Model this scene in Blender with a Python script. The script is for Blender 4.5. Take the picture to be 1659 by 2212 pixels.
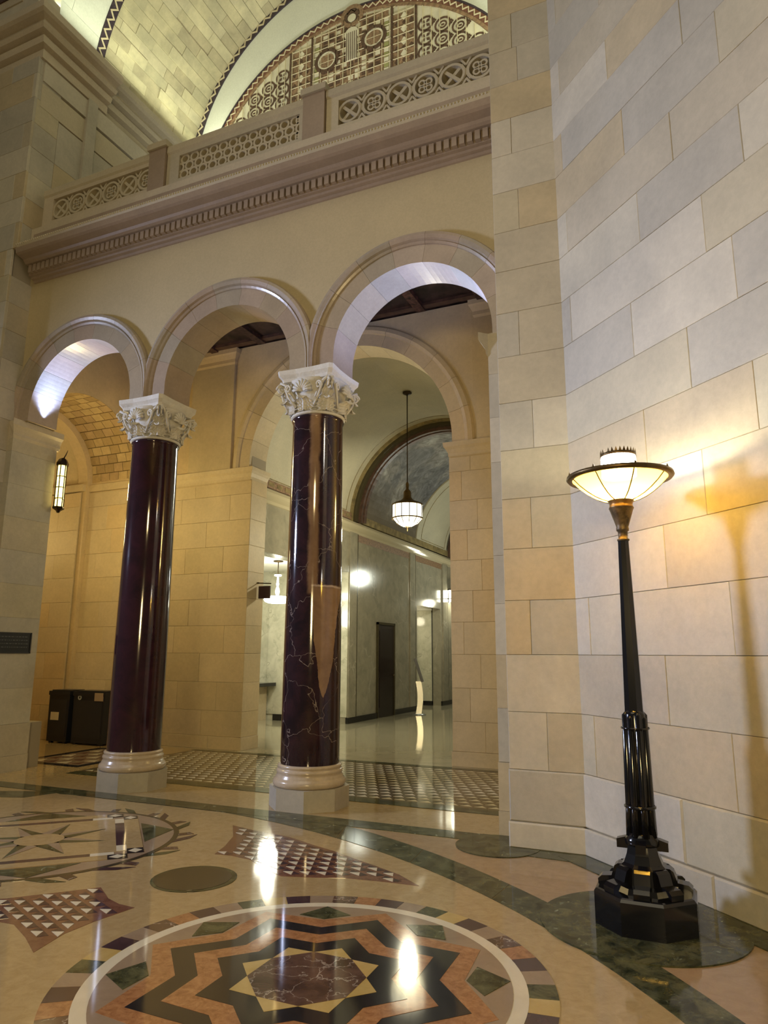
import bpy, math, random
from math import sin, cos, pi, radians, sqrt, atan2, hypot, floor
from mathutils import Matrix, Vector
random.seed(7)
for o in list(bpy.data.objects): bpy.data.objects.remove(o)
C = bpy.context.scene.collection
SC = bpy.context.scene
# ------------------------------------------------------------------ camera
F, W_, H_ = 1520.0, 1659.0, 2212.0
pitch, yaw, roll = math.atan(307 / F), radians(24.0), 0.0048
cam = bpy.data.cameras.new('camera'); camo = bpy.data.objects.new('camera', cam); C.objects.link(camo)
fw = Vector((-sin(yaw) * cos(pitch), cos(yaw) * cos(pitch), sin(pitch)))
rt = Vector((cos(yaw), sin(yaw), 0)); up = rt.cross(fw)
r2 = rt * cos(roll) + up * sin(roll); u2 = up * cos(roll) - rt * sin(roll)
M = Matrix((r2, u2, -fw)).transposed().to_4x4(); M.translation = Vector((0, 0, 1.6))
camo.matrix_world = M
cam.sensor_fit = 'HORIZONTAL'; cam.sensor_width = 36.0; cam.lens = F / W_ * 36.0
cam.clip_start = 0.05; cam.clip_end = 200
SC.camera = camo
# ------------------------------------------------------------------ world, view
w = bpy.data.worlds.new('world'); SC.world = w; w.use_nodes = True
bg = w.node_tree.nodes['Background']; bg.inputs[0].default_value = (0.80, 0.78, 0.62, 1); bg.inputs[1].default_value = 0.05
SC.view_settings.view_transform = 'Standard'; SC.view_settings.look = 'None'
SC.view_settings.gamma = 1; SC.view_settings.use_curve_mapping = False
SC.view_settings.exposure = 0.58
# ------------------------------------------------------------------ lights
def area(name, loc, target, size, power, col, sy=None, spread=None):
    l = bpy.data.lights.new(name, 'AREA'); l.energy = power; l.color = col; l.size = size
    if sy: l.shape = 'RECTANGLE'; l.size_y = sy
    if spread: l.spread = spread
    o = bpy.data.objects.new(name, l); C.objects.link(o); o.location = loc
    o.rotation_euler = (Vector(target) - Vector(loc)).to_track_quat('-Z', 'Y').to_euler()
    return o
def point(name, loc, power, col, rad=0.05):
    l = bpy.data.lights.new(name, 'POINT'); l.energy = power; l.color = col; l.shadow_soft_size = rad
    o = bpy.data.objects.new(name, l); C.objects.link(o); o.location = loc; return o
def spot(name, loc, target, power, col, ang, blend=0.6, rad=0.03):
    l = bpy.data.lights.new(name, 'SPOT'); l.energy = power; l.color = col; l.spot_size = radians(ang); l.spot_blend = blend; l.shadow_soft_size = rad
    o = bpy.data.objects.new(name, l); C.objects.link(o); o.location = loc
    o.rotation_euler = (Vector(target) - Vector(loc)).to_track_quat('-Z', 'Y').to_euler()
    return o
WARM = (1.0, 0.80, 0.42); COOL = (0.72, 0.80, 1.0); CREAM = (1.0, 0.93, 0.68)
area('rotunda_ambient', (-4, -1.5, 13.5), (-4.6, 3.5, 0), 7, 165, (1.0, 0.86, 0.58))          # overhead area light added as the rotunda's ambient light
area('side_window_light', (-13.5, 1.97, 5.0), (-0.5, 5.2, 3.2), 1.2, 150, (0.62, 0.70, 1.0), 1.5, radians(70))  # cool light from the far side of the rotunda
area('warm_rotunda_lamp', (0.3, -3.4, 2.7), (-3.0, 7.0, 2.6), 1.0, 205, (1.0, 0.74, 0.34)) # twin lamps behind the viewer
spot('arch_uplight_left', (-8.62, 7.02, 4.98), (-7.75, 7.03, 6.0), 115, (0.36, 0.50, 1.0), 125, 0.7)
spot('arch_uplight_right', (-1.80, 7.02, 4.98), (-2.75, 7.03, 6.0), 135, (0.36, 0.50, 1.0), 125, 0.7)
area('gallery_cove_left', (-8.75, 8.5, 11.95), (-7.2, 8.5, 14.5), 3.8, 38, (0.95, 1.0, 0.70), 0.25)
area('gallery_cove_right', (-2.05, 8.5, 11.95), (-3.6, 8.5, 14.5), 3.8, 32, (0.95, 1.0, 0.70), 0.25)
area('gallery_front_cove', (-5.3, 8.3, 7.8), (-5.4, 10.4, 12.8), 4.0, 42, (1.0, 1.0, 0.88), 0.3, radians(95))
point('vestibule_fill', (-4.2, 8.6, 6.3), 2, (1.0, 0.74, 0.34), 0.3)
point('hidden_warm_fill', (-2.15, 8.0, 3.3), 20, (1.0, 0.70, 0.24), 0.1)   # unseen warm light added behind the right pier, without a lantern
point('far_hall_fill', (-5.4, 20.5, 4.0), 70, (0.95, 1.0, 0.85), 0.25)   # unseen light added to brighten the mural and far hall, no pendant here

# ------------------------------------------------------------------ materials
MATS = {}
def nodes(name):
    m = bpy.data.materials.new(name); m.use_nodes = True; MATS[name] = m
    nt = m.node_tree; b = nt.nodes['Principled BSDF']; return m, nt, b
def N(nt, t, **k):
    n = nt.nodes.new(t)
    for a, v in k.items():
        if isinstance(a, str) and hasattr(n, a): setattr(n, a, v)
    return n
def ramp(nt, stops, src, interp='LINEAR'):
    r = nt.nodes.new('ShaderNodeValToRGB'); r.color_ramp.interpolation = interp
    e = r.color_ramp.elements
    while len(e) < len(stops): e.new(0.5)
    for i, (p, c) in enumerate(stops): e[i].position = p; e[i].color = (*c, 1) if len(c) == 3 else c
    nt.links.new(src, r.inputs[0]); return r
def noise(nt, scale, detail=4, rough=0.55, dist=0.0, vec=None):
    n = nt.nodes.new('ShaderNodeTexNoise'); n.inputs['Scale'].default_value = scale; n.inputs['Detail'].default_value = detail
    n.inputs['Roughness'].default_value = rough; n.inputs['Distortion'].default_value = dist
    if vec is None:
        g = nt.nodes.new('ShaderNodeNewGeometry'); vec = g.outputs['Position']
    nt.links.new(vec, n.inputs['Vector']); return n
def mix(nt, a, b, fac, mode='MIX'):
    m = nt.nodes.new('ShaderNodeMixRGB'); m.blend_type = mode
    for i, v in ((0, fac), (1, a), (2, b)):
        if hasattr(v, 'links') or hasattr(v, 'is_output'): nt.links.new(v, m.inputs[i])
        elif isinstance(v, (int, float)): m.inputs[i].default_value = v
        else: m.inputs[i].default_value = (*v, 1)
    return m.outputs[0]
def bump(nt, b, src, strength, dist=0.01):
    n = nt.nodes.new('ShaderNodeBump'); n.inputs['Strength'].default_value = strength; n.inputs['Distance'].default_value = dist
    nt.links.new(src, n.inputs['Height']); nt.links.new(n.outputs[0], b.inputs['Normal'])
def stone(name, cols, rough=0.6, ns=2.2, amt=0.35, bmp=0.15, bs=18, spec=0.4):
    """limestone: a tone per block (object random), soft mottling and fine grain"""
    m, nt, b = nodes(name)
    oi = nt.nodes.new('ShaderNodeObjectInfo')
    k = len(cols); r = ramp(nt, [(i / max(1, k), c) for i, c in enumerate(cols)], oi.outputs['Random'], 'CONSTANT')
    n1 = noise(nt, ns, 5, 0.6, 0.4); rr = ramp(nt, [(0.3, (0.72, 0.72, 0.72)), (0.7, (1.12, 1.10, 1.06))], n1.outputs['Fac'])
    c = mix(nt, r.outputs[0], rr.outputs[0], amt, 'MULTIPLY')
    n2 = noise(nt, bs, 4, 0.7); c2 = ramp(nt, [(0.35, (0.93, 0.93, 0.93)), (0.65, (1.03, 1.03, 1.03))], n2.outputs['Fac'])
    c = mix(nt, c, c2.outputs[0], 1.0, 'MULTIPLY')
    nt.links.new(c, b.inputs['Base Color']); b.inputs['Roughness'].default_value = rough
    b.inputs['Specular IOR Level'].default_value = spec
    if bmp: bump(nt, b, n2.outputs['Fac'], bmp)
    return m
def plain(name, col, rough=0.5, metal=0.0, spec=0.5, ns=0, amt=0.15, coat=0):
    m, nt, b = nodes(name)
    b.inputs['Base Color'].default_value = (*col, 1)
    if ns:
        n1 = noise(nt, ns, 5, 0.6, 0.3); lo = tuple(max(0, c * (1 - amt * 1.6)) for c in col); hi = tuple(min(1, c * (1 + amt)) for c in col)
        r = ramp(nt, [(0.32, lo), (0.68, hi)], n1.outputs['Fac']); nt.links.new(r.outputs[0], b.inputs['Base Color'])
    b.inputs['Roughness'].default_value = rough; b.inputs['Metallic'].default_value = metal; b.inputs['Specular IOR Level'].default_value = spec
    b.inputs['Coat Weight'].default_value = coat
    return m
def emit(name, col, s):
    m, nt, b = nodes(name); b.inputs['Base Color'].default_value = (*col, 1)
    b.inputs['Emission Color'].default_value = (*col, 1); b.inputs['Emission Strength'].default_value = s; return m
def marble(name, base, vein, vs=1.6, width=0.04, rough=0.08, mott=None, dist=1.2, spec=0.5, bias=0.55):
    m, nt, b = nodes(name)
    g = nt.nodes.new('ShaderNodeNewGeometry')
    nn = noise(nt, vs * 0.9, 4, 0.6)
    add = nt.nodes.new('ShaderNodeVectorMath'); add.operation = 'MULTIPLY_ADD'
    nt.links.new(nn.outputs['Color'], add.inputs[0]); add.inputs[1].default_value = (dist / vs,) * 3; nt.links.new(g.outputs['Position'], add.inputs[2])
    v = nt.nodes.new('ShaderNodeTexVoronoi'); v.feature = 'DISTANCE_TO_EDGE'; v.inputs['Scale'].default_value = vs
    nt.links.new(add.outputs[0], v.inputs['Vector'])
    r = ramp(nt, [(0.0, (1, 1, 1)), (width, (0, 0, 0))], v.outputs['Distance'])
    msk = noise(nt, vs * 1.7, 3, 0.6); mr = ramp(nt, [(bias - 0.1, (0, 0, 0)), (bias + 0.1, (1, 1, 1))], msk.outputs['Fac'])
    f = mix(nt, r.outputs[0], mr.outputs[0], 1.0, 'MULTIPLY')
    n1 = noise(nt, 3.1, 6, 0.65, 0.6)
    mo = mott or tuple(c * 0.6 for c in base)
    bc = ramp(nt, [(0.35, mo), (0.62, base)], n1.outputs['Fac'])
    c = mix(nt, bc.outputs[0], vein, f)
    nt.links.new(c, b.inputs['Base Color']); b.inputs['Roughness'].default_value = rough; b.inputs['Specular IOR Level'].default_value = spec
    return m, nt, b, c

LIME = stone('limestone_blocks', [(0.46, 0.41, 0.31), (0.51, 0.47, 0.37), (0.43, 0.40, 0.33), (0.48, 0.43, 0.31), (0.53, 0.49, 0.40), (0.45, 0.42, 0.35), (0.49, 0.41, 0.27)], 0.55, 1.6, 0.55)
LIMEW = stone('warm_limestone_blocks', [(0.56, 0.46, 0.29), (0.52, 0.43, 0.27), (0.58, 0.48, 0.31), (0.54, 0.45, 0.30), (0.57, 0.45, 0.27)], 0.55)
MORTAR = plain('mortar', (0.33, 0.29, 0.22), 0.9)
FACADE = stone('smooth_tan_plaster', [(0.47, 0.39, 0.235)], 0.5, 1.2, 0.25, 0.06, 40)
CARVED = stone('tan_carved_stone', [(0.50, 0.44, 0.32), (0.46, 0.41, 0.31), (0.52, 0.45, 0.34)], 0.45, 3, 0.3, 0.25, 30)
VOUS = stone('arch_stone', [(0.38, 0.31, 0.22), (0.35, 0.30, 0.23), (0.40, 0.32, 0.25), (0.37, 0.29, 0.22)], 0.28, 3, 0.5, 0.05, 30, 0.5)
PINK = stone('pinkish_brown_stone', [(0.33, 0.255, 0.19)], 0.4, 3, 0.4, 0.1, 30)
CAPM = stone('white_carved_capital_stone', [(0.64, 0.61, 0.53)], 0.6, 7, 0.3, 0.6, 34)
BASEM = stone('polished_beige_base_stone', [(0.52, 0.43, 0.32)], 0.2, 3, 0.4, 0.0, 30, 0.5)
VAULTM = stone('rough_cream_vault_stone', [(0.55, 0.50, 0.34), (0.50, 0.46, 0.32), (0.60, 0.55, 0.38), (0.47, 0.42, 0.29), (0.57, 0.52, 0.37)], 0.8, 2.2, 0.95, 1.0, 9)
VWHITE = stone('white_plaster_band', [(0.72, 0.74, 0.68), (0.70, 0.72, 0.66)], 0.6, 2, 0.15, 0.05, 30)
TILE = stone('tan_acoustic_tile', [(0.40, 0.29, 0.14), (0.46, 0.34, 0.17), (0.36, 0.26, 0.13), (0.50, 0.38, 0.20), (0.43, 0.31, 0.17)], 0.8, 6, 0.5, 0.6, 25)
TILEGAP = plain('dark_tile_joint', (0.14, 0.10, 0.04), 0.9)
PAINTC = stone('cream_painted_plaster', [(0.50, 0.465, 0.35)], 0.6, .8, 0.6, 0.03, 30)
PAINTD = plain('dark_red_painted_moulding', (0.085, 0.045, 0.03), 0.4, ns=8, amt=0.3)
GOLDL = plain('olive_gilt_moulding', (0.26, 0.20, 0.09), 0.4, ns=6, amt=0.3)
PANELM, _, _, _ = marble('polished_grey_tan_marble_panel', (0.34, 0.31, 0.23), (0.44, 0.40, 0.31), 1.1, 0.03, 0.15, (0.26, 0.24, 0.18))
MARBW, _, _, _ = marble('veined_cream_marble', (0.62, 0.60, 0.48), (0.34, 0.33, 0.24), 1.7, 0.05, 0.12, (0.48, 0.47, 0.36), 2.2)
BLACKB = plain('black_marble_baseboard', (0.012, 0.011, 0.012), 0.12)
WHITEP = plain('white_painted_plaster', (0.75, 0.74, 0.66), 0.6)
IRON = plain('black_painted_iron', (0.006, 0.006, 0.008), 0.13, 0.0, 0.6)
BRONZE = plain('aged_bronze', (0.13, 0.085, 0.035), 0.38, 0.8, ns=20)
DARKBR = plain('dark_bronze', (0.035, 0.022, 0.010), 0.3, 0.7)
BINM = plain('dark_navy_plastic', (0.012, 0.014, 0.022), 0.35)
PAPER = plain('cream_paper_label', (0.60, 0.55, 0.40), 0.7)
STEEL = plain('brushed_steel', (0.55, 0.58, 0.60), 0.25, 0.9)
SCREEN = plain('dark_screen', (0.03, 0.03, 0.035), 0.1)
DOORM = plain('very_dark_wooden_door', (0.018, 0.010, 0.008), 0.3)
# column marble
COL1, nt, b, c = marble('dark_maroon_marble', (0.040, 0.013, 0.020), (0.12, 0.08, 0.09), 0.9, 0.004, 0.09, (0.022, 0.009, 0.014), 1.5, 0.6, 0.62)
COL2, nt, b, c = marble('maroon_marble_with_brown_streak', (0.036, 0.015, 0.020), (0.34, 0.28, 0.25), 2.1, 0.006, 0.09, (0.014, 0.008, 0.012), 1.2, 0.6, 0.42)
# brown streak fixed to the shaft (object space)
tc = nt.nodes.new('ShaderNodeTexCoord'); sp = nt.nodes.new('ShaderNodeSeparateXYZ'); nt.links.new(tc.outputs['Object'], sp.inputs[0])
wn = noise(nt, 2.2, 5, 0.65, 0.5)
def math_(nt, op, a, b_=None, c_=None):
    n = nt.nodes.new('ShaderNodeMath'); n.operation = op
    for i, v in enumerate((a, b_, c_)):
        if v is None: continue
        if isinstance(v, (int, float)): n.inputs[i].default_value = v
        else: nt.links.new(v, n.inputs[i])
    return n.outputs[0]
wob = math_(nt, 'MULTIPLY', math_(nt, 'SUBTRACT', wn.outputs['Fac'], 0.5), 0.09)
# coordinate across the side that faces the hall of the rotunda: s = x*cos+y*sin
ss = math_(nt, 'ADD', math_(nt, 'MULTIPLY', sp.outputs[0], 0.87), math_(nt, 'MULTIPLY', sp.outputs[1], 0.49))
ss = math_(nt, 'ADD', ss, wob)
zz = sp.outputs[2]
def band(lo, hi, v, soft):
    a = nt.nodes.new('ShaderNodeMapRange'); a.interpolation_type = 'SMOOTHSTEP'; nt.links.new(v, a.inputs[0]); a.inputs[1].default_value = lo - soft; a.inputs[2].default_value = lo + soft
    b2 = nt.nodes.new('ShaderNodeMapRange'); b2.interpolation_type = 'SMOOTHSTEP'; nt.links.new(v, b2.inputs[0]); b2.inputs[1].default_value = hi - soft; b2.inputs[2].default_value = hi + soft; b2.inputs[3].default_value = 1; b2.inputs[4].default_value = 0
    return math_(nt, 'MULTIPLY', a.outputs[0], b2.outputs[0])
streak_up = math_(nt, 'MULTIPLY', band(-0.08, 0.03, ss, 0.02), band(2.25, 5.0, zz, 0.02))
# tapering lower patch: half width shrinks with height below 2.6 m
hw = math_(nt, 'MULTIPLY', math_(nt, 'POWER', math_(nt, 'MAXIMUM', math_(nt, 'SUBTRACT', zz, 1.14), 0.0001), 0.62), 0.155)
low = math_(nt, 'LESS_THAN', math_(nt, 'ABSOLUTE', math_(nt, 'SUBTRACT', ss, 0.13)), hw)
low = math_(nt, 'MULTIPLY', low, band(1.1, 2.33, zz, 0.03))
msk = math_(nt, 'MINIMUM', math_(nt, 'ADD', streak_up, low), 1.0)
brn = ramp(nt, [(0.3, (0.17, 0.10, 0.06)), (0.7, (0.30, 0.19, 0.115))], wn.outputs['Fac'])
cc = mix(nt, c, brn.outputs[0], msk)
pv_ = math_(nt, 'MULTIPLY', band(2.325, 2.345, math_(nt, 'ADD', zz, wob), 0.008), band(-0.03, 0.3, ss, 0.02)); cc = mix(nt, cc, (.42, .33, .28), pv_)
nt.links.new(cc, b.inputs['Base Color'])
# floor stones
def floor_stone(name, a, b_, rough=0.07, ns=3.0, spec=0.5, sp2=None):
    m, nt, b = nodes(name)
    n1 = noise(nt, ns, 7, 0.7, 0.6); r = ramp(nt, [(0.33, a), (0.66, b_)], n1.outputs['Fac']); c = r.outputs[0]
    if sp2:
        v = noise(nt, 9, 3, 0.5, 1.5); r3 = ramp(nt, [(0.66, (0, 0, 0)), (0.74, (1, 1, 1))], v.outputs['Fac']); c = mix(nt, c, sp2, r3.outputs[0])
    nt.links.new(c, b.inputs['Base Color']); b.inputs['Roughness'].default_value = rough; b.inputs['Specular IOR Level'].default_value = spec
    n4 = noise(nt, 1.3, 2); bump(nt, b, n4.outputs['Fac'], 0.04, 0.02)
    return m
F_CREAM = floor_stone('polished_cream_travertine', (0.36, 0.255, 0.12), (0.445, 0.33, 0.17), ns=14)
F_HALL = floor_stone('polished_pale_hall_stone', (0.33, 0.30, 0.20), (0.42, 0.38, 0.27))
F_PINK = floor_stone('polished_pink_tan_stone', (0.31, 0.205, 0.115), (0.37, 0.255, 0.145), ns=10)
F_GREEN = floor_stone('dark_green_serpentine', (0.008, 0.013, 0.007), (0.12, 0.12, 0.06), ns=8, spec=0.25, sp2=(0.22, 0.25, 0.17))
F_BROWN, _, _, _ = marble('brown_veined_marble', (0.13, 0.075, 0.055), (0.42, 0.36, 0.31), 6.5, 0.03, 0.07, (0.05, 0.028, 0.022), 1.6, 0.5, 0.45)
F_BLACK = floor_stone('near_black_marble', (0.014, 0.013, 0.017), (0.03, 0.027, 0.027))
F_ORANGE = floor_stone('orange_brown_breccia', (0.25, 0.11, 0.045), (0.44, 0.22, 0.10), ns=22)
F_YELLOW = floor_stone('yellow_siena_marble', (0.44, 0.31, 0.10), (0.54, 0.40, 0.17))
F_WHITE = floor_stone('white_marble_inlay', (0.62, 0.56, 0.42), (0.70, 0.64, 0.50))
F_RED = floor_stone('red_brown_marble', (0.15, 0.065, 0.04), (0.22, 0.11, 0.07), ns=12)
F_OLIVE = floor_stone('olive_brown_marble', (0.09, 0.07, 0.035), (0.16, 0.12, 0.065))
F_PURP = floor_stone('dark_purple_marble', (0.045, 0.024, 0.028), (0.085, 0.05, 0.055))
F_TAUPE = floor_stone('taupe_marble', (0.27, 0.19, 0.13), (0.33, 0.25, 0.17))
F_DISC = floor_stone('dark_bronze_disc_stone', (0.030, 0.024, 0.016), (0.055, 0.045, 0.028), rough=0.15)

# ------------------------------------------------------------------ mesh helpers
class MB:
    def __init__(s): s.v = []; s.f = []; s.sm = []
    def add(s, vs, fs, smooth=False):
        o = len(s.v); s.v += [tuple(v) for v in vs]
        for f in fs: s.f.append([o + i for i in f]); s.sm.append(smooth)
        return s
    def box(s, x0, x1, y0, y1, z0, z1):
        return s.add([(x0, y0, z0), (x1, y0, z0), (x1, y1, z0), (x0, y1, z0), (x0, y0, z1), (x1, y0, z1), (x1, y1, z1), (x0, y1, z1)],
                     [(0, 3, 2, 1), (4, 5, 6, 7), (0, 1, 5, 4), (1, 2, 6, 5), (2, 3, 7, 6), (3, 0, 4, 7)])
    def prism(s, poly, z0, z1):
        n = len(poly); a = sum(poly[i][0] * poly[(i + 1) % n][1] - poly[(i + 1) % n][0] * poly[i][1] for i in range(n))
        if a < 0: poly = poly[::-1]
        return s.add([(x, y, z0) for x, y in poly] + [(x, y, z1) for x, y in poly],
                     [tuple(range(n))[::-1], tuple(range(n, 2 * n))] + [(i, (i + 1) % n, n + (i + 1) % n, n + i) for i in range(n)])
    def lathe(s, prof, n=32, c=(0, 0, 0), smooth=True, a0=0.0, cap=True):
        vs = []; k = len(prof)
        for i in range(n):
            t = a0 + 2 * pi * i / n
            for r, z in prof: vs.append((c[0] + r * cos(t), c[1] + r * sin(t), c[2] + z))
        fs = []
        for i in range(n):
            j = (i + 1) % n
            for q in range(k - 1): fs.append((i * k + q, j * k + q, j * k + q + 1, i * k + q + 1))
        s.add(vs, fs, smooth)
        if cap:
            o = len(s.v) - len(vs)
            if prof[0][0] > 1e-4: s.f.append([o + i * k for i in range(n)][::-1]); s.sm.append(False)
            if prof[-1][0] > 1e-4: s.f.append([o + i * k + k - 1 for i in range(n)]); s.sm.append(False)
        return s
    def tube(s, pts, r, n=8, smooth=True, cap=True):
        P = [Vector(p) for p in pts]; rs = r if isinstance(r, (list, tuple)) else [r] * len(P); vs = []
        t0 = (P[1] - P[0]).normalized(); a = Vector((0, 0, 1)) if abs(t0.z) < 0.9 else Vector((1, 0, 0)); u = t0.cross(a).normalized()
        for i, p in enumerate(P):
            t = (P[min(i + 1, len(P) - 1)] - P[max(i - 1, 0)]).normalized()
            u = (u - t * u.dot(t)).normalized(); v = t.cross(u)
            for k in range(n):
                q = 2 * pi * k / n; vs.append(p + (u * cos(q) + v * sin(q)) * rs[i])
        fs = [(i * n + k, i * n + (k + 1) % n, (i + 1) * n + (k + 1) % n, (i + 1) * n + k) for i in range(len(P) - 1) for k in range(n)]
        s.add(vs, fs, smooth)
        if cap:
            o = len(s.v) - len(vs); s.f.append([o + k for k in range(n)][::-1]); s.sm.append(False)
            s.f.append([o + (len(P) - 1) * n + k for k in range(n)]); s.sm.append(False)
        return s
    def sections(s, secs, close=True, smooth=False):
        """list of closed profiles (same count), skinned one to the next, capped"""
        k = len(secs[0]); vs = [p for q in secs for p in q]; fs = []
        for i in range(len(secs) - 1):
            for j in range(k): fs.append((i * k + j, i * k + (j + 1) % k, (i + 1) * k + (j + 1) % k, (i + 1) * k + j))
        s.add(vs, fs, smooth); o = len(s.v) - len(vs)
        if close:
            s.f.append([o + j for j in range(k)][::-1]); s.sm.append(False)
            s.f.append([o + (len(secs) - 1) * k + j for j in range(k)]); s.sm.append(False)
        return s
    def mesh(s, name, mat):
        me = bpy.data.meshes.new(name); me.from_pydata(s.v, [], s.f); me.materials.append(mat)
        me.polygons.foreach_set('use_smooth', s.sm); me.update(); return me
    def build(s, name, mat, parent=None, loc=None, fix=True):
        me = s.mesh(name, mat)
        if fix:
            import bmesh
            bm = bmesh.new(); bm.from_mesh(me); bmesh.ops.recalc_face_normals(bm, faces=bm.faces); bm.to_mesh(me); bm.free()
        return link(name, me, parent, loc)
def link(name, me, parent=None, loc=None, rz=0.0):
    o = bpy.data.objects.new(name, me); C.objects.link(o)
    if parent is not None: o.parent = parent
    if loc is not None: o.location = loc
    o.rotation_euler.z = rz
    return o
def tag(o, label, cat=None, group=None, kind=None):
    o['label'] = label
    if cat: o['category'] = cat
    if group: o['group'] = group
    if kind: o['kind'] = kind
    return o
def empty(name, loc, label, cat, group=None, rz=0):
    o = bpy.data.objects.new(name, None); C.objects.link(o); o.location = loc; o.rotation_euler.z = rz; o.empty_display_size = 0.2
    return tag(o, label, cat, group)
def struct(name, mb, mat, label, cat='wall', parent=None):
    o = mb.build(name, mat, parent); tag(o, label, cat, None, 'structure'); return o
def copytree(o, parent=None):
    c = o.copy(); C.objects.link(c); c.parent = parent
    for ch in list(o.children): copytree(ch, c)
    return c
# stone blocks: local x along the wall, -y outward, z up
BC = {}
def block_mesh(w_, h, d, mat, ch=0.0035):
    k = (round(w_, 3), round(h, 3), round(d, 3), mat.name)
    if k not in BC:
        g = 0.0012; m = MB(); x0, x1, z0, z1 = g, w_ - g, g, h - g
        v = [(x0, 0, z0), (x1, 0, z0), (x1, 0, z1), (x0, 0, z1)]
        v += [(x0, -d + ch, z0), (x1, -d + ch, z0), (x1, -d + ch, z1), (x0, -d + ch, z1)]
        v += [(x0 + ch, -d, z0 + ch), (x1 - ch, -d, z0 + ch), (x1 - ch, -d, z1 - ch), (x0 + ch, -d, z1 - ch)]
        f = [(8, 9, 10, 11)]
        for a in (0, 4):
            for i in range(4): f.append((a + i, a + (i + 1) % 4, a + 4 + (i + 1) % 4, a + 4 + i))
        BC[k] = m.add(v, f).mesh('stone_block', mat)
    return BC[k]
ZC = [0, .21, .63, 1.11, 1.60, 2.08, 2.55, 3.02, 3.49, 3.96, 4.43, 4.89, 5.34, 5.77, 6.22, 6.64, 7.06, 7.48, 7.90, 8.33, 8.76, 9.2, 9.63, 10.06, 10.5]
def blocks(parent, p0, rz, L, zs, joints=None, mat=None, step=1.0, d=0.04, name='stone_block', s0=0.0):
    mat = mat or LIME; r = random.Random(len(zs) * 7 + int(L * 100) + int(p0[0] * 10))
    for i in range(len(zs) - 1):
        js = None
        if joints is not None: js = joints.get(round(zs[i], 2)) if isinstance(joints, dict) else joints[i % len(joints)]
        if js is None:
            off = (i % 2) * step * 0.5 + r.uniform(-.12, .12); js = [off + k * step for k in range(-1, int(L / step) + 3)]
        js = [s0] + sorted(j for j in js if s0 + 0.06 < j < L - 0.06) + [L]
        for a, b_ in zip(js[:-1], js[1:]):
            dd = d + r.uniform(-0.0015, 0.0015)
            o = link(name, block_mesh(b_ - a, zs[i + 1] - zs[i], round(dd, 3), mat), parent, (p0[0] + a * cos(rz), p0[1] + a * sin(rz), p0[2] + zs[i]), rz)
def zr(lo, hi): return [z for z in ZC if lo - 1e-6 <= z <= hi + 1e-6]

# ================================================================== SETTING
# ---- floor: bedding plane and inlaid stones (each stone a part)
fl = MB(); fl.box(-16, 5, -9, 27, -0.12, 0.0)
FLOOR = struct('floor', fl, F_CREAM, 'polished cream marble floor inlaid with stars, bands and checker patterns', 'floor')
def inlay(poly, mat, lay, name='inlay_stone', stuff=False):
    m = MB(); m.prism(poly, 0.0, 0.0012 * lay + 0.0004); o = m.build(name, mat, FLOOR, fix=False)
    return o
def circ(cx, cy, r, a0, a1, n): return [(cx + r * cos(a0 + (a1 - a0) * i / n), cy + r * sin(a0 + (a1 - a0) * i / n)) for i in range(n + 1)]
def disc(cx, cy, r, mat, lay, n=48, name='inlay_stone'): return inlay(circ(cx, cy, r, 0, 2 * pi, n)[:-1], mat, lay, name)
def ring(cx, cy, r0, r1, mat, lay, n=64, name='inlay_ring', a0=0, a1=2 * pi):
    m = MB(); z = 0.0012 * lay + 0.0004; vs = []; fs = []
    for i in range(n + 1):
        t = a0 + (a1 - a0) * i / n; vs += [(cx + r0 * cos(t), cy + r0 * sin(t), z), (cx + r1 * cos(t), cy + r1 * sin(t), z)]
    for i in range(n): fs.append((2 * i, 2 * i + 1, 2 * i + 3, 2 * i + 2))
    m.add(vs, fs); return m.build(name, mat, FLOOR, fix=False)
# pale floor of the hall, pink stone outside the big circle
inlay([(-11.5, 10.18), (-1.8, 10.18), (-1.8, 26.5), (-11.5, 26.5)], F_HALL, 1, 'hall_paving')
AO = (-6.08, -.70, 7.637); AI = (-5.70, -.51, 6.96)
def xy_on(c, a, ymax): return (c[0] + c[2] * cos(a), min(c[1] + c[2] * sin(a), ymax))
N_ = 60
for seg in range(10):      # outer pink paving, right of the circle
    a0 = radians(-12 + 9.2 * seg); a1 = radians(-12 + 9.2 * (seg + 1)) - 0.0006
    if a1 > radians(68): a1 = radians(68)
    if a0 >= a1: continue
    p = [xy_on(AO, a0 + (a1 - a0) * i / 6, 6.34) for i in range(7)]
    q = [(min(x + 3.4, 3.2), min(y, 6.34)) for x, y in p][::-1]
    inlay(p + q, F_PINK, 1, 'pink_paving_stone')
for seg in range(14):      # green circle band, in stones
    a0 = radians(-12 + 8 * seg); a1 = a0 + radians(8) - 0.0008
    p = [xy_on(AI, a0 + (a1 - a0) * i / 8, 6.37) for i in range(9)]
    q = [xy_on(AO, a0 + (a1 - a0) * i / 8, 6.50) for i in range(9)][::-1]
    inlay(p + q, F_GREEN, 2, 'green_band_stone')
for seg in range(6):       # mirrored on the far left
    a0 = radians(70 - 9 * seg); a1 = a0 - radians(9) + 0.0008
    mir = lambda t: (-10.42 - t[0], t[1])
    p = [mir(xy_on(AI, a0 + (a1 - a0) * i / 8, 6.37)) for i in range(9)]
    q = [mir(xy_on(AO, a0 + (a1 - a0) * i / 8, 6.50)) for i in range(9)][::-1]
    inlay(p + q, F_GREEN, 2, 'green_band_stone')
for i in range(8):         # straight green band before the columns
    x0 = -8.9 + i * 0.88; x1 = min(x0 + 0.878, -1.9); inlay([(x0, 6.37), (x1, 6.37), (x1, 6.62), (x0, 6.62)], F_GREEN, 3, 'green_band_stone')
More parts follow.
